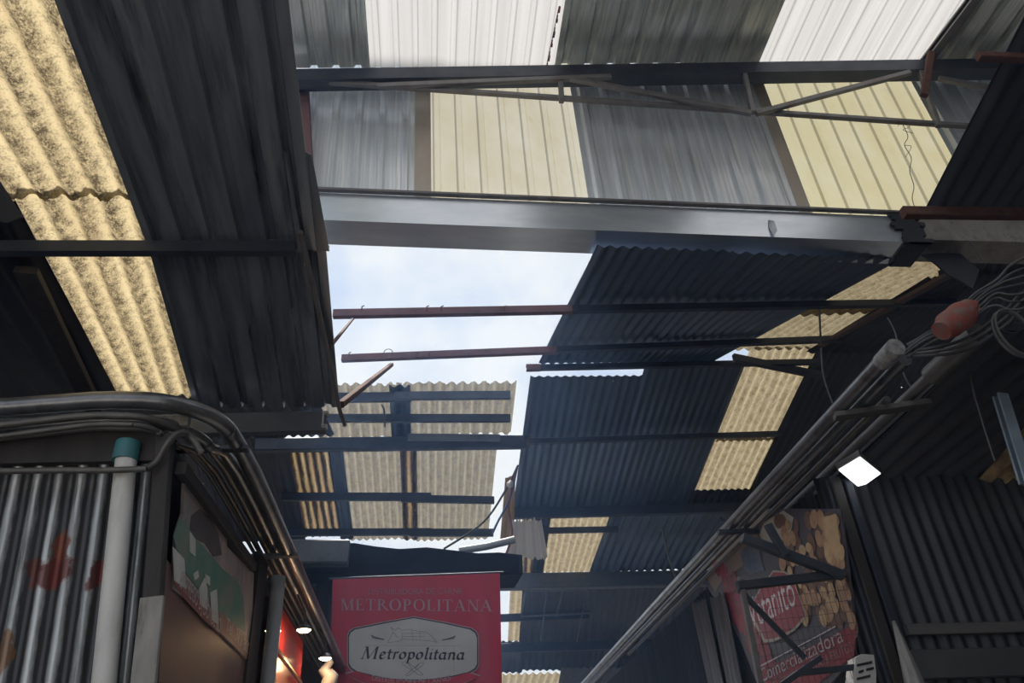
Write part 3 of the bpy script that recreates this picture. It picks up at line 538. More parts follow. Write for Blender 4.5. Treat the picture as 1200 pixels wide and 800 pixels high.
def sans(s, shear=0):
    """outline faces of a plain word: height 1 = capital height"""
    cu = bpy.data.curves.new('t', 'FONT'); cu.body = s; cu.size = 1.0; cu.resolution_u = 4; o = bpy.data.objects.new('t', cu); col.objects.link(o)
    dg = bpy.context.evaluated_depsgraph_get(); dg.update(); me = o.evaluated_get(dg).to_mesh()
    vs = [(v.co.x, v.co.y) for v in me.vertices]; fs = [[vs[i] for i in p.vertices] for p in me.polygons]
    o.evaluated_get(dg).to_mesh_clear(); bpy.data.objects.remove(o); bpy.data.curves.remove(cu)
    x0 = min(v[0] for v in vs); x1 = max(v[0] for v in vs); k = .70
    return [[((x-x0)/k+y/k*shear, y/k) for x, y in f] for f in fs], (x1-x0)/k
def put(polys, fn, n, t=.002):
    m = MB()
    for p in polys:
        ps = [fn(x, y) for x, y in p]
        m.add(ps, [tuple(range(len(ps)))])
    return m

# ------------------------------------------------------------------ banner
cols = 40; m = MB(); vs = []
xs0, xs1 = onY(390, 676, YB).x, onY(586, 675, YB).x; xb0, xb1 = onY(388, 800, YB).x, onY(587, 800, YB).x
zt, zb = onY(488, 675, YB).z, onY(488, 800, YB).z-.28
def rip(x): return .006*math.sin(9*x+1)+.004*math.sin(23*x)
rows = 10
for j in range(rows+1):
    w = j/rows
    for k in range(cols+1):
        u = k/cols; x = (xs0+(xs1-xs0)*u)*(1-w)+(xb0+(xb1-xb0)*u)*w
        vs.append((x, YB-rip(x)*min(1, w*2), zt+(zb-zt)*w))
nv_ = len(vs); fs = [(j*(cols+1)+k, j*(cols+1)+k+1, (j+1)*(cols+1)+k+1, (j+1)*(cols+1)+k) for j in range(rows) for k in range(cols)]
m.add(vs+[V(v)+V((0, .003, 0)) for v in vs], fs+[tuple(nv_+i for i in reversed(f)) for f in fs], True)
ban = m.build('banner', BANR, label='red vinyl banner with a grey shield hanging across the aisle', cat='banner')
def bp(off): return lambda x, y: onY(x, y, YB-off)
def pxw(ws, x0, y0, x1, y1, h, off, y0b=None):
    polys, W = ws
    def fn(a, b):
        u = a/W; return onY(x0+(x1-x0)*u, y0+(y1-y0)*u-b*h, YB-off)
    return put(polys, fn, None)
def shield(g):
    c = (484.5, 762); base = [(409, 777), (409, 746), (411, 741), (416, 737.5), (450, 730.5), (485, 724), (520, 730.5), (551, 737.5), (556.5, 741.5), (559, 747), (559, 778), (556, 783), (549, 787), (530, 791.5), (508, 795), (485, 796), (460, 795), (438, 791), (418, 786), (412, 782)]
    return [(x+(1 if x > c[0] else -1)*g*min(1, abs(x-c[0])/30), y+(1 if y > c[1] else -1)*g) for x, y in base]
def ppoly(pts, off): return MB().poly([onY(x, y, YB-off) for x, y in pts], (0, -1, 0), .0008)
ppoly(shield(2.2), .012).build('shield_edge', BWHITE, ban)
ppoly(shield(1.3), .0135).build('shield_line', BBLK, ban)
ppoly(shield(0), .015).build('shield', BGREY, ban)
rb_o = [(404, 788.5), (415.5, 784.5), (440, 793), (485, 799), (530, 793), (550, 786.5), (563.5, 791), (552, 797), (530, 806), (485, 812), (440, 806), (418, 797)]
ppoly(rb_o, .0125).build('ribbon_edge', BWHITE, ban)
ppoly([((x-485)*.975+485, (y-798)*.88+798) for x, y in rb_o], .014).build('ribbon', BANR, ban)
pxw(word('METROPOLITANA', CAPS), 398.5, 714.5, 577, 716, 13.2, .012).build('lettering', BWHITE, ban)
pxw(sans('DISTRIBUIDORA DE CARNE'), 432, 696.2, 541.5, 695.6, 6.8, .012).build('lettering', solid('banner_faint', (.36, .15, .19), None, .5), ban)
pxw(word('Metropolitana', LOW, .03, .22), 423, 771.5, 544, 772.5, 17.5, .018).build('lettering', BBLK, ban)
ps, W = sans('DISTRIBUIDORA DE CARNES')
put(ps, lambda a, b: onY(436+92*a/W, 799.5+5.5*(1-((a/W-.5)*2)**2)-3-b*6.2, YB-.018), None).build('lettering', BWHITE, ban)
def zz(q): return [(380+x/5.4545, 720+y/5.4545) for x, y in q]
def strokes(ls, th, off):
    ps = []
    for q in ls: ps += pen(zz(q), .0, .0, th)
    return put(ps, lambda x, y: onY(x, y, YB-off), None)
strokes([[(425, 80), (440, 110), (430, 130), (405, 178), (470, 172), (500, 155), (560, 160), (640, 165), (700, 170), (722, 178), (690, 140), (650, 110), (600, 105), (545, 95), (500, 100), (470, 85), (455, 100), (425, 80)], [(495, 105), (500, 155)], [(500, 120), (640, 118)], [(500, 140), (640, 140)], [(560, 98), (565, 160)], [(610, 105), (612, 162)], [(440, 110), (470, 150)]], .2, .0185).build('cow_drawing', BLINE, ban)
strokes([[(265, 196), (870, 200)], [(828, 200), (828, 372)]], .13, .018).build('rule_line', BLINE, ban)
lf = [[(300, 132), (340, 150), (380, 156)], [(838, 136), (800, 154), (755, 160)]]
for k in range(7):
    lf.append([(306+k*11, 136+k*3), (312+k*11, 152+k*1.5)]); lf.append([(832-k*11, 140+k*3), (826-k*11, 156+k)])
strokes(lf, .35, .018).build('laurel_drawing', BBLK, ban)
strokes([[(500, 305), (530, 300), (632, 380), (612, 388), (500, 318), (500, 305)], [(635, 305), (610, 310), (520, 385), (535, 392), (632, 322), (635, 305)], [(530, 300), (560, 345)], [(610, 310), (580, 345)]], .22, .0175).build('cleaver_drawing', BLINE, ban)
m = MB()
m.tube([(xs0-.04, YB+.012, zt+.01), (xs1+.04, YB+.012, zt+.01)], .014, 8); m.build('hanging_rod', STEEL, ban)

# ------------------------------------------------------------------ left stall
YW, XS = 2.8, -.95
# red paint splashes belong to the zinc itself
def splash(mat, spots):
    nt = mat.node_tree; p = next(n for n in nt.nodes if n.type == 'BSDF_PRINCIPLED'); src = p.inputs['Base Color'].links[0].from_socket
    vec = _coord(nt, 'Object', (1, 1, 1)); nz = _noise(nt, vec, 14, 4, .65)
    for (c, r, colr) in spots:
        mp = nt.nodes.new('ShaderNodeMapping'); mp.inputs['Location'].default_value = (-c[0]/r[0], 0, -c[1]/r[1]); mp.inputs['Scale'].default_value = (1/r[0], 0, 1/r[1])
        nt.links.new(vec, mp.inputs[0]); ln = nt.nodes.new('ShaderNodeVectorMath'); ln.operation = 'LENGTH'; nt.links.new(mp.outputs[0], ln.inputs[0])
        ma = nt.nodes.new('ShaderNodeMath'); ma.operation = 'MULTIPLY_ADD'; ma.inputs[1].default_value = 2.2
        nt.links.new(nz, ma.inputs[0]); nt.links.new(ln.outputs['Value'], ma.inputs[2])
        lt = nt.nodes.new('ShaderNodeMapRange'); lt.inputs[1].default_value = 2.0; lt.inputs[2].default_value = 1.75; lt.inputs[3].default_value = 0; lt.inputs[4].default_value = .85
        nt.links.new(ma.outputs[0], lt.inputs[0]); src = _mix(nt, lt.outputs[0], src, colr)
    nt.links.new(src, p.inputs['Base Color'])
_c = lambda px, py: (onY(px, py, 2.8).x+2.445, onY(px, py, 2.8).z)
splash(OLDZ, [(_c(64, 668), (.085, .075), (.13, .02, .012)), (_c(74, 640), (.035, .08), (.17, .045, .02)), (_c(113, 674), (.03, .06), (.12, .02, .015)), (_c(40, 662), (.05, .04), (.10, .03, .02)), (_c(4, 770), (.03, .10), (.20, .10, .04))])
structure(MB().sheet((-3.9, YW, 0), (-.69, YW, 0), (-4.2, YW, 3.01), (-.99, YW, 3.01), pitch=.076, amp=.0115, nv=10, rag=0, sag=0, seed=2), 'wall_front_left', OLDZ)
structure(MB().box((XS-.14, YW+.03, 0), (XS-.085, 12, 3.07)), 'wall_aisle_left', DARKW)
MB().sheet((-5, 8.7, 3.1), (-.72, 8.7, 3.1), (-5, 8.7, 4.5), (-.72, 8.7, 4.5), pitch=.1, amp=.015, nv=2, seed=5).build('backdrop_sheet', BLACKS, label='black upright sheet added as dark backdrop left of the banner above the conduits', cat='sheet')  # dark sheet added to close off bright sky beside the banner
structure(MB().box((-6, YW+.05, 3.075), (XS-.09, 8.6, 3.1)), 'ceiling_left', DARKW)
MB().box((-4.2, YW-.045, 2.90), (-1.0, YW-.016, 3.03)).build('shade_strip', WOODD, label='dark strip for the shade along the top of the left zinc wall', cat='board')  # dark strip stands in for the shade over the wall top
MB().bar((XS+.30, YW-.045, 0), (XS-.045, YW-.045, 3.0), .06, .05, up=(0, 1, 0)).build('corner_post', WOODD, label='dark timber post at the corner of the left stall', cat='post')
MB().bar(onY(179, 700, YW-.10), onY(160, 880, YW-.10), .075, .025, up=(0, 1, 0)).build('wall_board', WOODP, label='weathered pale board below the dark corner post', cat='board')
t = thing('drain_pipe', onY(122, 800, YW-.06), 'white plastic drain pipe on the left zinc wall', 'pipe')
pA, pB = onY(149, 527, YW-.065), onY(122, 800, YW-.065); pB = pA+(pB-pA)*2.2
MB().tube([pA, pB], .038, 20).build('pipe', PVC, t)
MB().tube([pA+V((0, 0, .03)), pA+V((0, 0, -.045))], .045, 20).build('socket', TEAL, t)
m = MB().tube([onY(-60, 553, YW-.12), onY(60, 551, YW-.12), onY(120, 551, YW-.12), onY(172, 549, YW-.12)], .012, 8, 3); m.build('thin_pipe', CONDUITD, label='thin horizontal pipe passing in front of the white drain pipe', cat='pipe')
MB().tube([onY(172, 549, YW-.11), onY(184, 540, YW-.10), onY(196, 520, YW-.12), onY(208, 508, YW-.10), onY(222, 510, YW-.05), onY(236, 530, YW-.03)], .013, 8, 6).build('bent_cable', CONDUITD, label='bent conduit looping up at the corner of the left stall', cat='conduit')
MB().bar(onY(159, 497, YW-.03), onY(222, 494, YW-.03), .04, .05).build('light_batten', WOODP, label='short pale batten under the bend of the conduits', cat='batten')
# paint splashes on the zinc
G7 = None
# sign on the aisle side
def sx(x): return lambda px, py: onX(px, py, x)
L = sx(XS)
t = MB().poly([L(199, 690), L(203, 625), L(211, 602), L(213, 560), L(224, 552), L(262, 612), L(263, 640), L(295, 672), L(291, 778), L(275, 762), L(255, 742), L(238, 728), L(220, 706)], (1, 0, 0), .012).build('shop_sign', solid('sign_sheet', (.50, .40, .34), (.22, .19, .18), .5, sc=(1, 1, .5), scale=5, dirt=(.42, .39, .34)), label='torn green and white shop sign on the left stall above the brown panel', cat='sign')
def lp(pts, off, mat, nm): return MB().poly([onX(x, y, XS+.012+off) for x, y in pts], (1, 0, 0), .001).build(nm, mat, t)
lp([(203, 628), (211, 606), (224, 622), (238, 640), (250, 655), (262, 668), (278, 680), (285, 700), (288, 740), (262, 725), (250, 705), (232, 690), (218, 672), (206, 640)], .001, solid('sign_green', (.05, .25, .19), (.20, .27, .20), .5, scale=6, dirt=(.27, .24, .2)), 'green_print')
lp([(222, 620), (224, 604), (234, 596), (246, 606), (256, 626), (260, 650), (250, 652), (240, 636), (230, 632)], .0012, solid('sign_soot', (.07, .06, .06), (.12, .10, .095), .6, scale=6), 'arch_print')
lp([(202, 640), (216, 655), (218, 690), (204, 680)], .002, solid('sign_white', (.80, .80, .76), (.60, .58, .55), .55, scale=8), 'white_print')
WH2 = solid('sign_pale', (.72, .72, .67), (.5, .53, .48), .55, scale=8)
for q in ([(222, 622), (229, 632), (229, 652), (222, 646)], [(233, 690), (240, 676), (243, 690), (243, 715), (234, 708)], [(240, 672), (246, 676), (246, 686), (241, 682)], [(246, 694), (254, 690), (256, 732), (248, 726)], [(226, 672), (232, 668), (233, 676), (228, 680)]): lp(q, .0025, WH2, 'figure_print')
lp([(204, 672), (220, 690), (235, 704), (254, 727), (254, 740), (235, 722), (218, 704), (204, 684)], .0015, solid('sign_red', (.36, .10, .09), (.26, .10, .10), .5), 'red_print')
lp([(257, 716), (270, 728), (290, 748), (290, 772), (275, 758), (257, 740)], .0015, solid('sign_red2', (.36, .09, .09), (.32, .2, .14), .5), 'red_print')
def side_text(s, pa, pb, h, x, mat, parent, right):
    """upright lettering on an aisle wall from pa to pb (3-D points of the baseline)"""
    ps, W = s; return put(ps, lambda a, b: V((x, 0, 0))+V((0, pa.y+(pb.y-pa.y)*a/W, pa.z+(pb.z-pa.z)*a/W+b*h)), None).build('lettering', mat, parent)
SLET = solid('sign_letter', (.66, .58, .54), (.56, .5, .46), .55)
side_text(sans('ENTREGO DJ DONDE LO'), L(205, 687), L(253, 742), .062, XS+.0165, SLET, t, 1)
side_text(sans('Tel. 313 800'), L(260, 738), L(288, 768), .06, XS+.0165, SLET, t, 1)
MB().box((XS-.015, YW+.03, 2.17), (XS+.006, 4.62, 2.56)).build('fascia_panel', BROWNP, label='brown panel under the torn sign on the left stall', cat='panel')
MB().box((XS-.02, 4.38, 2.2), (XS+.02, 4.62, 3.09)).build('side_post', WOODD, label='dark upright at the far end of the torn sign', cat='post')
m = MB(); m.bar(onX(212, 548, XS+.02), onX(296, 664, XS+.02), .04, .05); m.build('sign_rail', WOODD, label='dark rail along the top of the torn sign', cat='rail')
t = thing('shutter_housing', (XS, 3.5, 2.0), 'grey roller shutter rail below the brown panel', 'shutter')
for k, (z, h, mt) in enumerate(((2.135, .028, STEELG), (2.10, .03, WOODP), (2.06, .03, BEAMG))):
    MB().bar((XS+.015, YW+.02, z), (XS+.015, 4.6, z), .05, h).build('rail', mt, t)
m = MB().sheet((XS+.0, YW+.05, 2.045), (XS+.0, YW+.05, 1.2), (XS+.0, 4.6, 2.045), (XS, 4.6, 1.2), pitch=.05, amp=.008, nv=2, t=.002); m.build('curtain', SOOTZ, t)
MB().tube([L(317, 676)+V((.05, 0, 0)), L(303, 800)+V((.05, 0, 0)), L(303, 800)+V((.05, 0, -.6))], .042, 14).build('stand_pipe', PVCG, label='upright grey pipe on the left stall below the conduit strap', cat='pipe')
# glossy red stall front with its lamps
REDG = solid('red_gloss', (.75, .05, .025), (.62, .04, .02), .16)
t = MB().box((XS-.01, 4.98, 1.6), (XS+.02, 6.25, 3.0)).build('red_panel', REDG, label='glossy red panel of the next left stall reflecting the lamps', cat='panel')
m = MB()
for z in (2.72, 2.45): m.bar((XS+.03, 4.98, z), (XS+.03, 6.25, z), .012, .018)
m.build('trim_strip', solid('brass', (.5, .3, .12), None, .25, .9), t)
WARM = emit('lamp_warm', (1, .68, .36), 40)
G8 = 'small lamps of the left stalls'
for (px, py, y, lb) in ((356, 738, 5.3, 'small warm spot lamp left of the banner, upper one'), (381, 771, 6.2, 'small warm spot lamp left of the banner, lower one next to it'), (320, 739, 4.9, 'small warm lamp close to the upright grey pipe')):
    p = onY(px, py, y); t = thing('spot_lamp', p, lb, 'lamp', G8)
    MB().tube([p+V((0, 0, .035)), p+V((0, 0, .03)), p+V((0, 0, .0))], [.02, .035, .05], 14).build('lamp_shade', STEEL, t)
    MB().tube([p+V((0, 0, -.001)), p+V((0, 0, -.012))], [.045, .03], 14).build('bulb', WARM, t)
    ld = bpy.data.lights.new('spot_light', 'POINT'); ld.energy = 1.0; ld.color = (1, .62, .32); ld.shadow_soft_size = .03
    lo_ = bpy.data.objects.new('spot_light', ld); col.objects.link(lo_); lo_.parent = t; lo_.location = (.02, 0, -.05)
    MB().tube([p+V((0, 0, .03)), p+V((0, 0, .12)), V((p.x-.06, p.y, 3.1))], .006, 6).build('cord', CABLE, t)
p = onY(383, 790, 6.4); MB().tube([p+V((0, 0, .14)), p+V((.02, 0, .09)), p+V((-.02, 0, .03)), p+V((.03, 0, -.02)), p+V((.0, 0, -.1))], [.012, .03, .05, .06, .05], 10, 2).build('plastic_bag', PVC, label='white plastic bag hanging left of the banner edge', cat='bag')
# conduits: along the zinc wall, round the corner, down the aisle
G9 = 'conduits of the left stall'
zs = (3.10, 3.045, 3.035, 3.01, 3.0); xsn = (-.80, -.878, -.934, -.972, -1.0); rads = (.034, .022, .014, .011, .010); lbs = ('outermost and thickest left conduit bending round the stall corner', 'second left conduit inside the outermost bend', 'third left conduit of the bundle, counted from the outside of the bend', 'fourth left conduit, next to the innermost', 'innermost thin left conduit of the bundle')
for k in range(5):
    z, x, r = zs[k], xsn[k], rads[k]; yb = (2.65, 2.705, 2.65, 2.705, 2.655)[k]; R = .30-.05*k
    zl = (3.07, 3.01, 2.99, 2.965, 2.945)[k]
    pts = [V((-4.0, yb, zl)), V((-2.4, yb, zl)), V((-1.7, yb, zl)), V((x-R-.15, yb, z))]
    pts += [V((x-R+R*math.sin(a), yb+R-R*math.cos(a), z)) for a in [math.radians(q) for q in range(0, 91, 10)]]
    zz_ = (3.13, 3.15, 3.16, 3.14, 3.13)[k]; pts += [V((x, 3.4, zz_)), V((x, 5, zz_)), V((x, 8, zz_)), V((x, 12, zz_))]
    nb = len(pts)-4; ra = (.040, .032, .021, .015, .0105)[k]
    MB().tube(smooth_path(pts, 3), [r]*(nb*3)+[ra]*(3*3+1), 14).build('conduit', CONDUIT if k < 2 else CONDUITD, label=lbs[k], cat='conduit', group=G9)
m = MB().bar((-1.07, 4.5, 3.10), (-.745, 4.5, 3.10), .05, .02); m.build('conduit_strap', BEAMG, label='pale strap holding the left conduits above the upright pipe', cat='strap')
MB().bar((-1.05, 3.05, 3.085), (-.75, 3.05, 3.085), .04, .02).build('conduit_strap', STEEL, label='dark strap holding the left conduits just past their bend', cat='strap')

# ------------------------------------------------------------------ right stall
YR, XR = 4.3, 2.42
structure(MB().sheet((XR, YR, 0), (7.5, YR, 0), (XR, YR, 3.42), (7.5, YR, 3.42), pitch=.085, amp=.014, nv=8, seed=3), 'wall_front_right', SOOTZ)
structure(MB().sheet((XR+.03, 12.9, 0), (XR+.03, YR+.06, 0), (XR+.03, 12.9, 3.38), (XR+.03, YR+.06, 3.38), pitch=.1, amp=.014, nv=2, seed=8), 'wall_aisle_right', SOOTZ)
structure(MB().box((2.62, 2.7, 3.45), (7.5, 13, 3.49)), 'ceiling_right', DARKW)
SH('roof_sheet', solid('sheet_soffit', (.05, .052, .06), (.075, .075, .08), .6, .3, 'UV', (5, .5, 1), 2), ((2.6, 2.66, 3.42), (3.7, 2.66, 3.42), (2.6, 4.27, 3.40), (3.7, 4.27, 3.40)), 'dark soffit sheet of the right stall above the lit flood lamp', 'roof sheet', 'soffit sheets', pitch=.13, amp=.012, nv=2, seed=3)
SH('translucent_roof_sheet', AMB_T if 0 else solid('amber_lit_worn', (.62, .44, .22), (.16, .11, .07), .6, 0, 'UV', (1.5, .6, 1), 6), (onZ(1207, 500, 3.37), onZ(1420, 500, 3.37), onZ(1146, 567, 3.37), onZ(1290, 566, 3.37)), 'worn amber corrugated sheet at the right margin behind the blue steel stud', 'roof sheet', 'soffit sheets', pitch=.13, amp=.02, nv=3, rag=.02, seed=4)  # bright amber colour stands in for daylight through this opaque sheet
MB().bar((XR+.10, YR-.065, 0), (XR+.10, YR-.065, 3.38), .07, .07, up=(0, 1, 0)).build('corner_post', WOODD, label='dark post at the corner of the right stall beside the big sign', cat='post')
for i, px in enumerate((1012, 1036)):
    p = onY(px, 700, YR-.05); MB().bar((p.x, YR-.05, 0), (p.x, YR-.05, 3.38), .05, .05, up=(0, 1, 0)).build('wall_post', DKBEAM, label=('slim dark upright on the right zinc wall next to the corner post', 'slim dark upright on the right zinc wall above the hanging cloth')[i], cat='post', group='uprights of the right wall')
MB().bar(onY(1062, 738, YR-.04), onY(1300, 732, YR-.04), .04, .06).build('wall_rail', solid('rail_timber', (.13, .125, .12), (.09, .085, .085), .7, sc=(.3, 1, 1), scale=12), label='horizontal timber rail on the right zinc wall', cat='rail')
MB().bar(onY(1066, 779, YR-.05), onY(1300, 772, YR-.05), .05, .15).build('wall_shelf', solid('shelf_timber', (.05, .055, .055), (.075, .075, .07), .7), label='broad dark board below the timber rail on the right wall', cat='board')
for k, (x, lb) in enumerate(((812, 'old zinc strip below the right conduits, farther from the big sign'), (834, 'old zinc strip below the right conduits, next to the big sign edge'))):
    SH('zinc_strip', solid('strip_zinc', (.16, .15, .145), (.09, .088, .086), .5, .3, 'UV', (6, .5, 1), 2), (onX(x, 708-k*6, 2.38), onX(x+16, 700-k*6, 2.38), onX(x+26, 830, 2.38), onX(x+42, 822, 2.38)), lb, 'zinc strip', 'zinc strips', pitch=.1, amp=.012, nv=2, rag=.02, seed=30+k)
# flood lamp
pc = onZ(1007, 553, 3.36)
FL = [onZ(983, 551, 3.36), onZ(1008, 536, 3.36), onZ(1032, 555, 3.36), onZ(1008, 572, 3.36)]
t = thing('flood_lamp', pc, 'bright white square LED flood lamp under the right stall soffit', 'lamp')
def rect(k, dz): return [pc+(q-pc)*k+V((0, 0, dz)) for q in FL]
MB().poly(rect(1.0, .0), (0, 0, 1), .006).build('lamp_panel', emit('led', (.93, .97, 1), 2.2), t)
MB().poly(rect(1.08, .006), (0, 0, 1), .035).build('housing', STEELG, t)
MB().bar(pc+V((0, 0, .04)), pc+V((0, 0, .07)), .05, .12, up=(0, 1, 0)).build('bracket', STEEL, t)
# steel stud
t = MB().channel(onY(1172, 463, 3.0), onY(1204, 566, 3.0), .05, .05, up=(0, 1, 0)).build('steel_stud', solid('blue_steel', (.30, .36, .41), (.22, .27, .31), .4, .6), label='pale blue steel stud leaning at the right margin', cat='stud')
# big hanging sign on the aisle side
S = lambda off: (lambda px, py: onX(px, py, 2.40-off))
s0 = S(0)
y0, y1 = 4.30, 6.15
m = MB().poly([s0(985, 596), s0(1003, 740), s0(1000, 772), s0(960, 815), s0(905, 850), s0(893, 815), s0(868, 752), s0(847, 715), s0(830, 690), s0(826, 676), s0(838, 645), s0(856, 618), s0(880, 596)], (1, 0, 0), .012)
sg = m.build('shop_sign', solid('sign_dark', (.075, .062, .07), (.055, .05, .06), .5, scale=4), label='large sign with nuts and a red emblem on the right stall', cat='sign')
def sp(pts, off, mat, nm): return MB().poly([onX(x, y, 2.40-off) for x, y in pts], (-1, 0, 0), .0008).build(nm, mat, sg)
TANB = solid('sign_tan', (.22, .155, .105), (.18, .13, .095), .55, scale=5)
sp([(828, 676), (838, 646), (857, 618), (878, 598), (900, 598), (885, 640), (872, 662), (846, 680), (838, 694)], .002, TANB, 'bag_print')
sp([(888, 625), (895, 612), (918, 598), (930, 606), (926, 628), (915, 650), (902, 646)], .002, solid('sign_cream', (.45, .41, .33), (.32, .30, .26), .55, scale=9), 'cloth_print')
sp([(868, 645), (884, 632), (890, 646), (896, 668), (880, 672), (872, 668)], .0025, solid('sign_blue', (.05, .075, .12), (.12, .13, .15), .55, scale=12), 'blue_print')
rd = random.Random(11)
def discs(reg, n, r0, r1, off, mat, nm, asp=1.3):
    m = MB(); k = 0
    while k < n:
        x = rd.uniform(*reg[0]); y = rd.uniform(*reg[1])
        if not reg[2](x, y): continue
        r = rd.uniform(r0, r1); a = rd.uniform(0, 3.14); k += 1; c = onX(x, y, 2.40-off-k*.00004)
        m.add([c+V((0, r*asp*math.cos(q)*math.cos(a)-r*math.sin(q)*math.sin(a), r*asp*math.cos(q)*math.sin(a)+r*math.sin(q)*math.cos(a))) for q in [i*math.pi/7 for i in range(14)]], [tuple(range(14))])
    return m.build(nm, mat, sg)
NUT = solid('nut_print', (.44, .25, .13), (.30, .17, .09), .5, scale=20); NUT2 = solid('nut_pale', (.55, .36, .18), (.42, .28, .14), .5, scale=20); NUT3 = solid('nut_dark', (.16, .08, .045), None, .5)
inr = lambda x, y: x > 905+(y-610)*.22 and x < 980+(y-610)*.16
discs(((905, 1000), (606, 735), inr), 60, .03, .055, .003, NUT3, 'nut_print')
discs(((905, 1000), (606, 730), inr), 46, .03, .05, .0055, NUT, 'nut_print')
discs(((925, 1000), (640, 730), inr), 22, .025, .045, .0075, NUT2, 'nut_print')
sp([(964, 606), (980, 602), (985, 640), (983, 660), (976, 648), (968, 630)], .0078, NUT2, 'almond_print')
inl = lambda x, y: y > 655+(x-835)*.3 and x < 872+(y-690)*.38 and x > 836+(y-660)*.42
discs(((835, 920), (655, 800), inl), 70, .035, .06, .003, solid('berry_print', (.30, .025, .028), (.17, .018, .022), .5, scale=18), 'berry_print')
discs(((835, 905), (655, 790), inl), 26, .02, .04, .006, solid('berry_print_pale', (.26, .05, .045), (.15, .03, .03), .5, scale=18), 'berry_print')
emb = [(895.6, 752.5), (905, 752), (916, 748), (932, 738), (945.6, 722), (938, 700), (930, 677), (920, 669), (906, 668), (890, 690), (876.5, 714), (884, 730)]
sp(emb, .010, solid('emblem_edge', (.40, .36, .27), (.32, .28, .22), .5), 'emblem_edge')
ec = (911, 712); sp([((x-ec[0])*.93+ec[0], (y-ec[1])*.93+ec[1]-1) for x, y in emb], .0115, solid('emblem_red', (.30, .016, .024), (.24, .014, .02), .45), 'emblem')
LETW = solid('sign_white_letters', (.62, .56, .56), (.52, .47, .47), .5)
a, b = s0(883, 737), s0(936, 708)
side_text(sans('Vetanito', .1), a, b, .21, 2.40-.014, LETW, sg, 1)
sp([(893, 800), (889, 788), (935, 765), (1001, 731), (1003, 742), (1001, 768), (940, 815), (905, 848)], .003, solid('band_red', (.24, .016, .02), (.18, .014, .018), .5), 'band_print')
sp([(890, 780), (955, 746), (979, 733), (979, 734.5), (955, 747.5), (890, 781.5)], .005, LETW, 'rule_line')
LETG = solid('sign_grey_letters', (.44, .41, .41), (.36, .34, .34), .5)
side_text(sans('Comercializadora'), s0(894, 799), s0(990, 751), .085, 2.40-.007, LETG, sg, 1)
side_text(sans('FRUTOS SECOS SEMILLAS & FRUTOS'), s0(906, 809), s0(1001, 762), .05, 2.40-.007, solid('sign_pink_letters', (.28, .15, .15), None, .5), sg, 1)
side_text(sans('la mejor calidad siempre'), s0(925, 757), s0(981, 729), .04, 2.40-.006, LETG, sg, 1) if 0 else None
# wire cage before the sign
YG = 4.22
t = thing('wire_cage', onY(880, 800, YG), 'dark wire mesh cage frame standing before the large nut sign', 'cage')
G = lambda x, y: onY(x, y, YG)
MB().bar(G(867, 676), G(867, 676)+(G(891, 800)-G(867, 676))*1.6, .03, .03, up=(0, 1, 0)).build('post', solid('cage_post', (.20, .19, .19), (.13, .12, .12), .5, .4), t)
MB().bar(G(864, 686), G(992, 672), .045, .05).build('top_bar', STEEL, t)
MB().bar(G(868, 632)+V((0, -.03, 0)), G(985, 676)+V((0, -.03, 0)), .045, .055).build('brace', STEEL, t)
MB().bar(G(896, 618)+V((0, -.05, 0)), G(916, 654)+V((0, -.05, 0)), .035, .045).build('brace', STEEL, t)
MB().bar(G(868, 690)+V((0, .02, 0)), G(945, 770)+V((0, .02, 0)), .02, .03).build('brace', STEEL, t)
MB().bar(G(905, 810), G(962, 770), .02, .03).build('brace', STEEL, t)
MB().bar(G(935, 788), G(1006, 781), .02, .03).build('mid_bar', STEEL, t)
m = MB(); c0, c1 = G(872, 690), G(992, 678)
for k in range(1, 18):
    p = c0.lerp(c1, k/18); m.tube([p, p-V((0, 0, 1.1))], .0013, 4)
for k in range(1, 18): m.tube([c0-V((0, 0, .06*k)), c1-V((0, 0, .06*k))], .0013, 4)
m.build('wire_mesh', STEEL, t)
# hanging cloth and sack
m = MB(); top, bot = onY(1047, 727, 3.9), onY(1077, 815, 3.9); rows_, seg = 10, 20; vs = []
for j in range(rows_+1):
    w = j/rows_; c = top.lerp(bot, w); r = .008+.045*w
    for k in range(seg):
        q = 2*math.pi*k/seg; rr = r*(1+.22*math.cos(5*q+.6)); vs.append(c+V((rr*math.cos(q), rr*.6*math.sin(q), 0)))
m.add(vs, [(j*seg+k, j*seg+(k+1) % seg, (j+1)*seg+(k+1) % seg, (j+1)*seg+k) for j in range(rows_) for k in range(seg)]+[tuple(range(seg))], True)
m.build('folded_parasol', solid('parasol_cloth', (.34, .32, .30), (.20, .19, .18), .7, sc=(4, 4, .4), scale=8), label='folded grey cloth parasol hanging by the right wall at the bottom', cat='parasol')
t = thing('white_sack', onY(1014, 800, 4.15), 'white printed sack at the bottom right of the nut sign', 'sack')
q = [onY(x, y, 4.2) for x, y in ((1003, 770), (1010, 766), (1024, 767), (1027, 790), (1026, 818), (1000, 818), (1001, 790))]
MB().poly(q, (0, 1, 0), .10).build('bag', solid('sack_white', (.50, .48, .46), (.38, .37, .36), .7, scale=9, bump=.4), t)
m = MB()
for (x0, ya, x1, yb, h) in ((1004, 781, 1022, 777, 3), (1006, 789, 1012, 787, 3), (1015, 786, 1024, 784, 3), (1004, 797, 1020, 793, 3)):
    m.poly([onY(x0, ya, 4.195), onY(x1, yb, 4.195), onY(x1, yb-h, 4.195), onY(x0, ya-h, 4.195)], (0, -1, 0), .001)
m.build('printed_marks', BBLK, t)

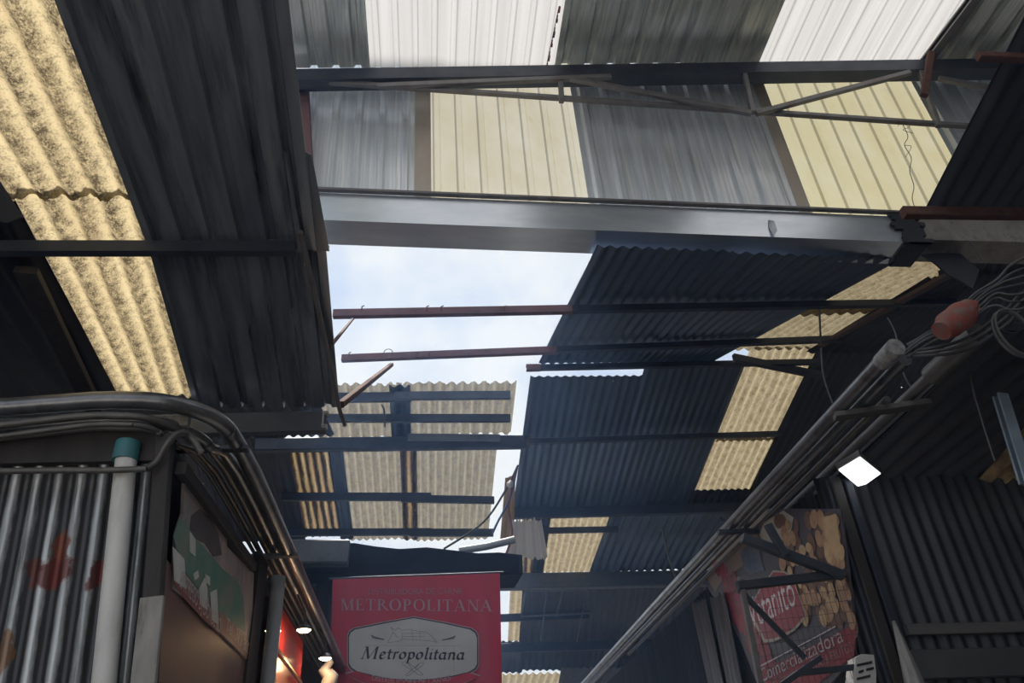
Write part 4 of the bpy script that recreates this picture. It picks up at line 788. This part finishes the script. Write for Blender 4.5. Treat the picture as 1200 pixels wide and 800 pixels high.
# ------------------------------------------------------------------ right conduits and cables
G10 = 'conduits of the right stall'; ZC = 3.45
def cz(px, py, z=ZC): return onZ(px, py, z)
def cond(x, z, ya, yb, r, mat, lb): return MB().tube([(x, ya, z), (x, (ya+yb)/2, z+.005), (x, yb, z)], r, 16, 6).build('conduit', mat, label=lb, cat='conduit', group=G10)
c1_ = cond(2.215, 3.455, 2.86, 13, .040, CONDUIT, 'upper long right conduit with the taped end')
MB().tube([(2.215, 2.84, 3.455), (2.215, 2.98, 3.455)], .045, 16).build('taped_end', solid('tape', (.30, .29, .28), (.12, .115, .11), .5, scale=30), c1_)
cond(2.32, 3.455, 2.95, 13, .036, CONDUIT, 'second long right conduit beside the taped one')
cond(2.405, 3.43, 3.3, 9.5, .018, CONDUITD, 'thin right conduit between the two long ones and the coupled one')
c3_ = cond(2.545, 3.45, 2.75, 6.6, .030, CONDUITD, 'right conduit with the fat coupling nearest the wall')
MB().tube([(2.555, 2.72, 3.45), (2.548, 3.10, 3.45)], .055, 16).build('coupling', CONDUITD, c3_)
MB().bar(cz(978, 488, 3.40), cz(1090, 472, 3.40), .07, .03).build('conduit_strap', CONDUITD, label='dusty strap across the right conduits', cat='strap')
MB().bar((2.1, 5.2, 3.40), (2.45, 5.2, 3.40), .05, .03).build('conduit_strap', STEEL, label='dark strap across the right conduits above the big sign', cat='strap')
MB().bar(onY(845, 604, 6.3), onY(905, 640, 6.3), .04, .05).build('support_arm', STEEL, label='dark support arm under the right conduits beside the big sign', cat='arm')
MB().tube([onY(897, 580, 5.0), onY(890, 573, 5.0), onY(892, 588, 5.0), onY(900, 592, 5.0)], .012, 6, 4).build('pipe_hook', CONDUITD, label='small hook above the right conduits left of the flood lamp', cat='hook')
rd = random.Random(5)
G11 = 'loose wires above the right conduits'
wl = ('topmost', 'second highest', 'third highest', 'fourth highest', 'fifth highest', 'sixth highest', 'lowest')
ends = [(1203, 313), (1203, 322), (1203, 331), (1203, 343), (1203, 352), (1203, 301), (1203, 361)]
ends.sort(key=lambda e: e[1])
for k, e in enumerate(ends):
    st = onY(1062+rd.uniform(-3, 3), 404+k*2.2, 2.80); yy = 2.62
    pts = [st, onY(1090+rd.uniform(-4, 4), 388+k*2.0, 2.75), onY(1118+k*1.5, 372+k*2.0, 2.70), onY(1140+k*2, 345+k*3.2+rd.uniform(-2, 2), 2.65), onY(1168, 326+k*5+rd.uniform(-3, 2), yy), onY(e[0], e[1], 2.58), onY(1330, e[1]-35, 2.5)]
    MB().tube(pts, rd.uniform(.0048, .0068), 7, 6).build('cable', (CABLEG, CABLE)[k % 2], label=f'{wl[k]} of the wires running from the taped conduit through the red cloth', cat='cable', group=G11)
low = ('upper', 'middle', 'lower')
for k in range(3):
    pts = [onY(1063, 412+k*3, 2.82), onY(1090, 408+k*4, 2.75), onY(1120, 401+k*6, 2.72), onY(1150, 385+k*8, 2.7), onY(1180, 362+k*9, 2.66), onY(1210, 335+k*10, 2.6), onY(1300, 300+k*12, 2.55)]
    MB().tube(pts, .008, 7, 6).build('cable', (CABLE, CABLEG, CABLE)[k], label=f'{low[k]} wire of the bunch passing under the red cloth wrap', cat='cable', group='wires under the red cloth')
m = MB().tube([onY(1103, 388, 2.62), onY(1111, 381, 2.62), onY(1124, 372, 2.62), onY(1134, 365, 2.62), onY(1142, 369, 2.62)], [.045, .062, .066, .058, .04], 16, 3)
m.build('cloth_wrap', REDCL, label='dusty red cloth wrapped round the wires at upper right', cat='cloth')
def coil(cx, cy, rx, ry, y, n, r, **kw):
    c = onY(cx, cy, y); m = MB(); rr = random.Random(2); pts = []
    for k in range(n*18+1):
        q = 2*math.pi*k/18; s = 1+.05*math.sin(k*.37)
        pts.append(c+V((rx*s*math.cos(q), .012*math.sin(q*.5)+.003*k/18, ry*s*math.sin(q))))
    m.tube(pts, r, 6); return m.build('cable_coil', CABLEG, **kw)
coil(1190, 390, .085, .12, 2.55, 4, .005, label='coil of grey cable hanging at the right margin', cat='cable coil')
G12 = 'thin stray wires'
for pts, y, lb in (([(1040, 372), (1050, 392), (1060, 440), (1080, 470)], 3.4, 'thin stray wire above the taped conduit end'), ([(962, 408), (965, 440), (975, 470), (985, 488)], 5.5, 'thin wire dropping from the tan strip to the conduit strap'), ([(1138, 405), (1137, 440), (1150, 490), (1166, 540)], 3.0, 'thin wire hanging left of the blue steel stud'), ([(776, 618), (783, 650), (797, 690)], 9, 'thin wire hanging from the eave beam above the conduits'), ([(1135, 282), (1142, 290), (1152, 305)], 5.2, 'curled wire end in front of the dirty gutter length')):
    MB().tube([onY(x, yy, y) for x, yy in pts], .005*y/3.4, 5, 5).build('stray_wire', CABLEG, label=lb, cat='wire', group=G12)
m = MB(); rr = random.Random(9)
# broken bits at the far end of the dirty gutter
for k, (x, y) in enumerate(((1148, 292), (1132, 303))):
    MB().poly([onY(x-8, y+5, 5.95), onY(x+8, y-5, 5.95), onY(x+9, y-1, 5.95), onY(x-6, y+9, 5.95)], (0, 1, 0), .01).build('broken_piece', (TAN_T, solid('zinc_bit', (.4, .4, .4), None, .4, .6))[k], label=('tan broken sheet fragment below the dirty gutter', 'grey broken sheet fragment below the dirty gutter')[k], cat='fragment', group='sheet fragments')
m = MB()
pp = [onY(x, y, 5.7) for x, y in ((1080, 298), (1122, 294), (1148, 316), (1140, 338), (1128, 330), (1112, 322), (1096, 308))]
m.poly(pp, (0, 1, 0), .02); m.build('torn_sheet', BLACKS, label='torn black sheet sagging under the tar patch', cat='sheet')

# ------------------------------------------------------------------ near right roof
ZR = 5.6; GR = 'parts of the near right roof'
e0 = onZ(1202, 22, ZR); e1 = onZ(1086, 246, ZR); e00 = ext(e0, e1, 1.1)
SH('roof_sheet', BLACKS, (e00, V((8.5, e00.y, ZR)), e1, V((8.5, e1.y, ZR))), 'black roof sheet at upper right with a slanting edge', 'roof sheet', 'near right roof sheets', pitch=.15, amp=.022, nv=3, seed=21)
MB().bar(onZ(1058, 249, ZR-.07), V((8.5, onZ(1200, 248, ZR-.07).y, ZR-.07)), .07, .09).build('steel_purlin', RUST, label='rusty purlin under the lower end of the black roof sheet at right', cat='purlin', group=GP)
MB().bar(onZ(1146, 66, ZR-.06), V((8.5, onZ(1200, 66, ZR-.06).y, ZR-.06)), .05, .05).build('steel_purlin', RUST, label='rusty purlin across the black roof sheet at the right margin near the top', cat='purlin', group=GP)
# ------------------------------------------------------------------ sky, sun, camera
w = bpy.data.worlds.new('sky'); bpy.context.scene.world = w; w.use_nodes = True; nt = w.node_tree; nt.nodes.clear()
out = nt.nodes.new('ShaderNodeOutputWorld'); bg = nt.nodes.new('ShaderNodeBackground'); tc = nt.nodes.new('ShaderNodeTexCoord')
n1 = _noise(nt, tc.outputs['Generated'], 3.2, 5, .55)
sky = _ramp(nt, n1, [(.40, (.62, .74, .95)), (.56, (.90, .95, 1.0))])
sx_ = nt.nodes.new('ShaderNodeSeparateXYZ'); nt.links.new(tc.outputs['Generated'], sx_.inputs[0])
hz = _ramp(nt, sx_.outputs[2], [(.0, (0, 0, 0)), (.06, (1, 1, 1))])
nt.links.new(_mix(nt, hz, (.16, .16, .16), sky), bg.inputs[0]); bg.inputs[1].default_value = .97
nt.links.new(bg.outputs[0], out.inputs[0])
sd = bpy.data.lights.new('sun', 'SUN'); sd.energy = 9.0; sd.angle = math.radians(12); sd.color = (1, .97, .93)
so = bpy.data.objects.new('sun', sd); col.objects.link(so); so.location = (-4, 12, 20)
so.rotation_euler = V((.12, -.36, -.93)).to_track_quat('-Z', 'Y').to_euler()
cd = bpy.data.cameras.new('camera'); cd.sensor_width = 36; cd.lens = 36*F/1200; cd.clip_start = .05; cd.clip_end = 200
co = bpy.data.objects.new('camera', cd); col.objects.link(co); mw = R3.to_4x4(); mw.translation = CAM; co.matrix_world = mw
sc = bpy.context.scene; sc.camera = co
sc.view_settings.view_transform = 'Standard'; sc.view_settings.look = 'None'; sc.view_settings.gamma = 1; sc.view_settings.use_curve_mapping = False
sc.view_settings.exposure = 0.0
sc.cycles.use_denoising = True; sc.cycles.max_bounces = 8; sc.cycles.diffuse_bounces = 5; sc.cycles.transparent_max_bounces = 8
# thin volume added for the blue veil of lens glare and haze
m, nt, out = _new('glare_haze'); vs_ = nt.nodes.new('ShaderNodeVolumeScatter')
vs_.inputs['Color'].default_value = (.30, .52, 1, 1); vs_.inputs['Density'].default_value = .0078; vs_.inputs['Anisotropy'].default_value = .55
nt.links.new(vs_.outputs[0], out.inputs['Volume'])
hz_ = MB().box((-8.7, -2.9, .02), (10.3, 26.9, 8.4)).build('haze', m, kind='stuff')
hz_['label'] = 'thin bluish haze added for lens glare in the hall'
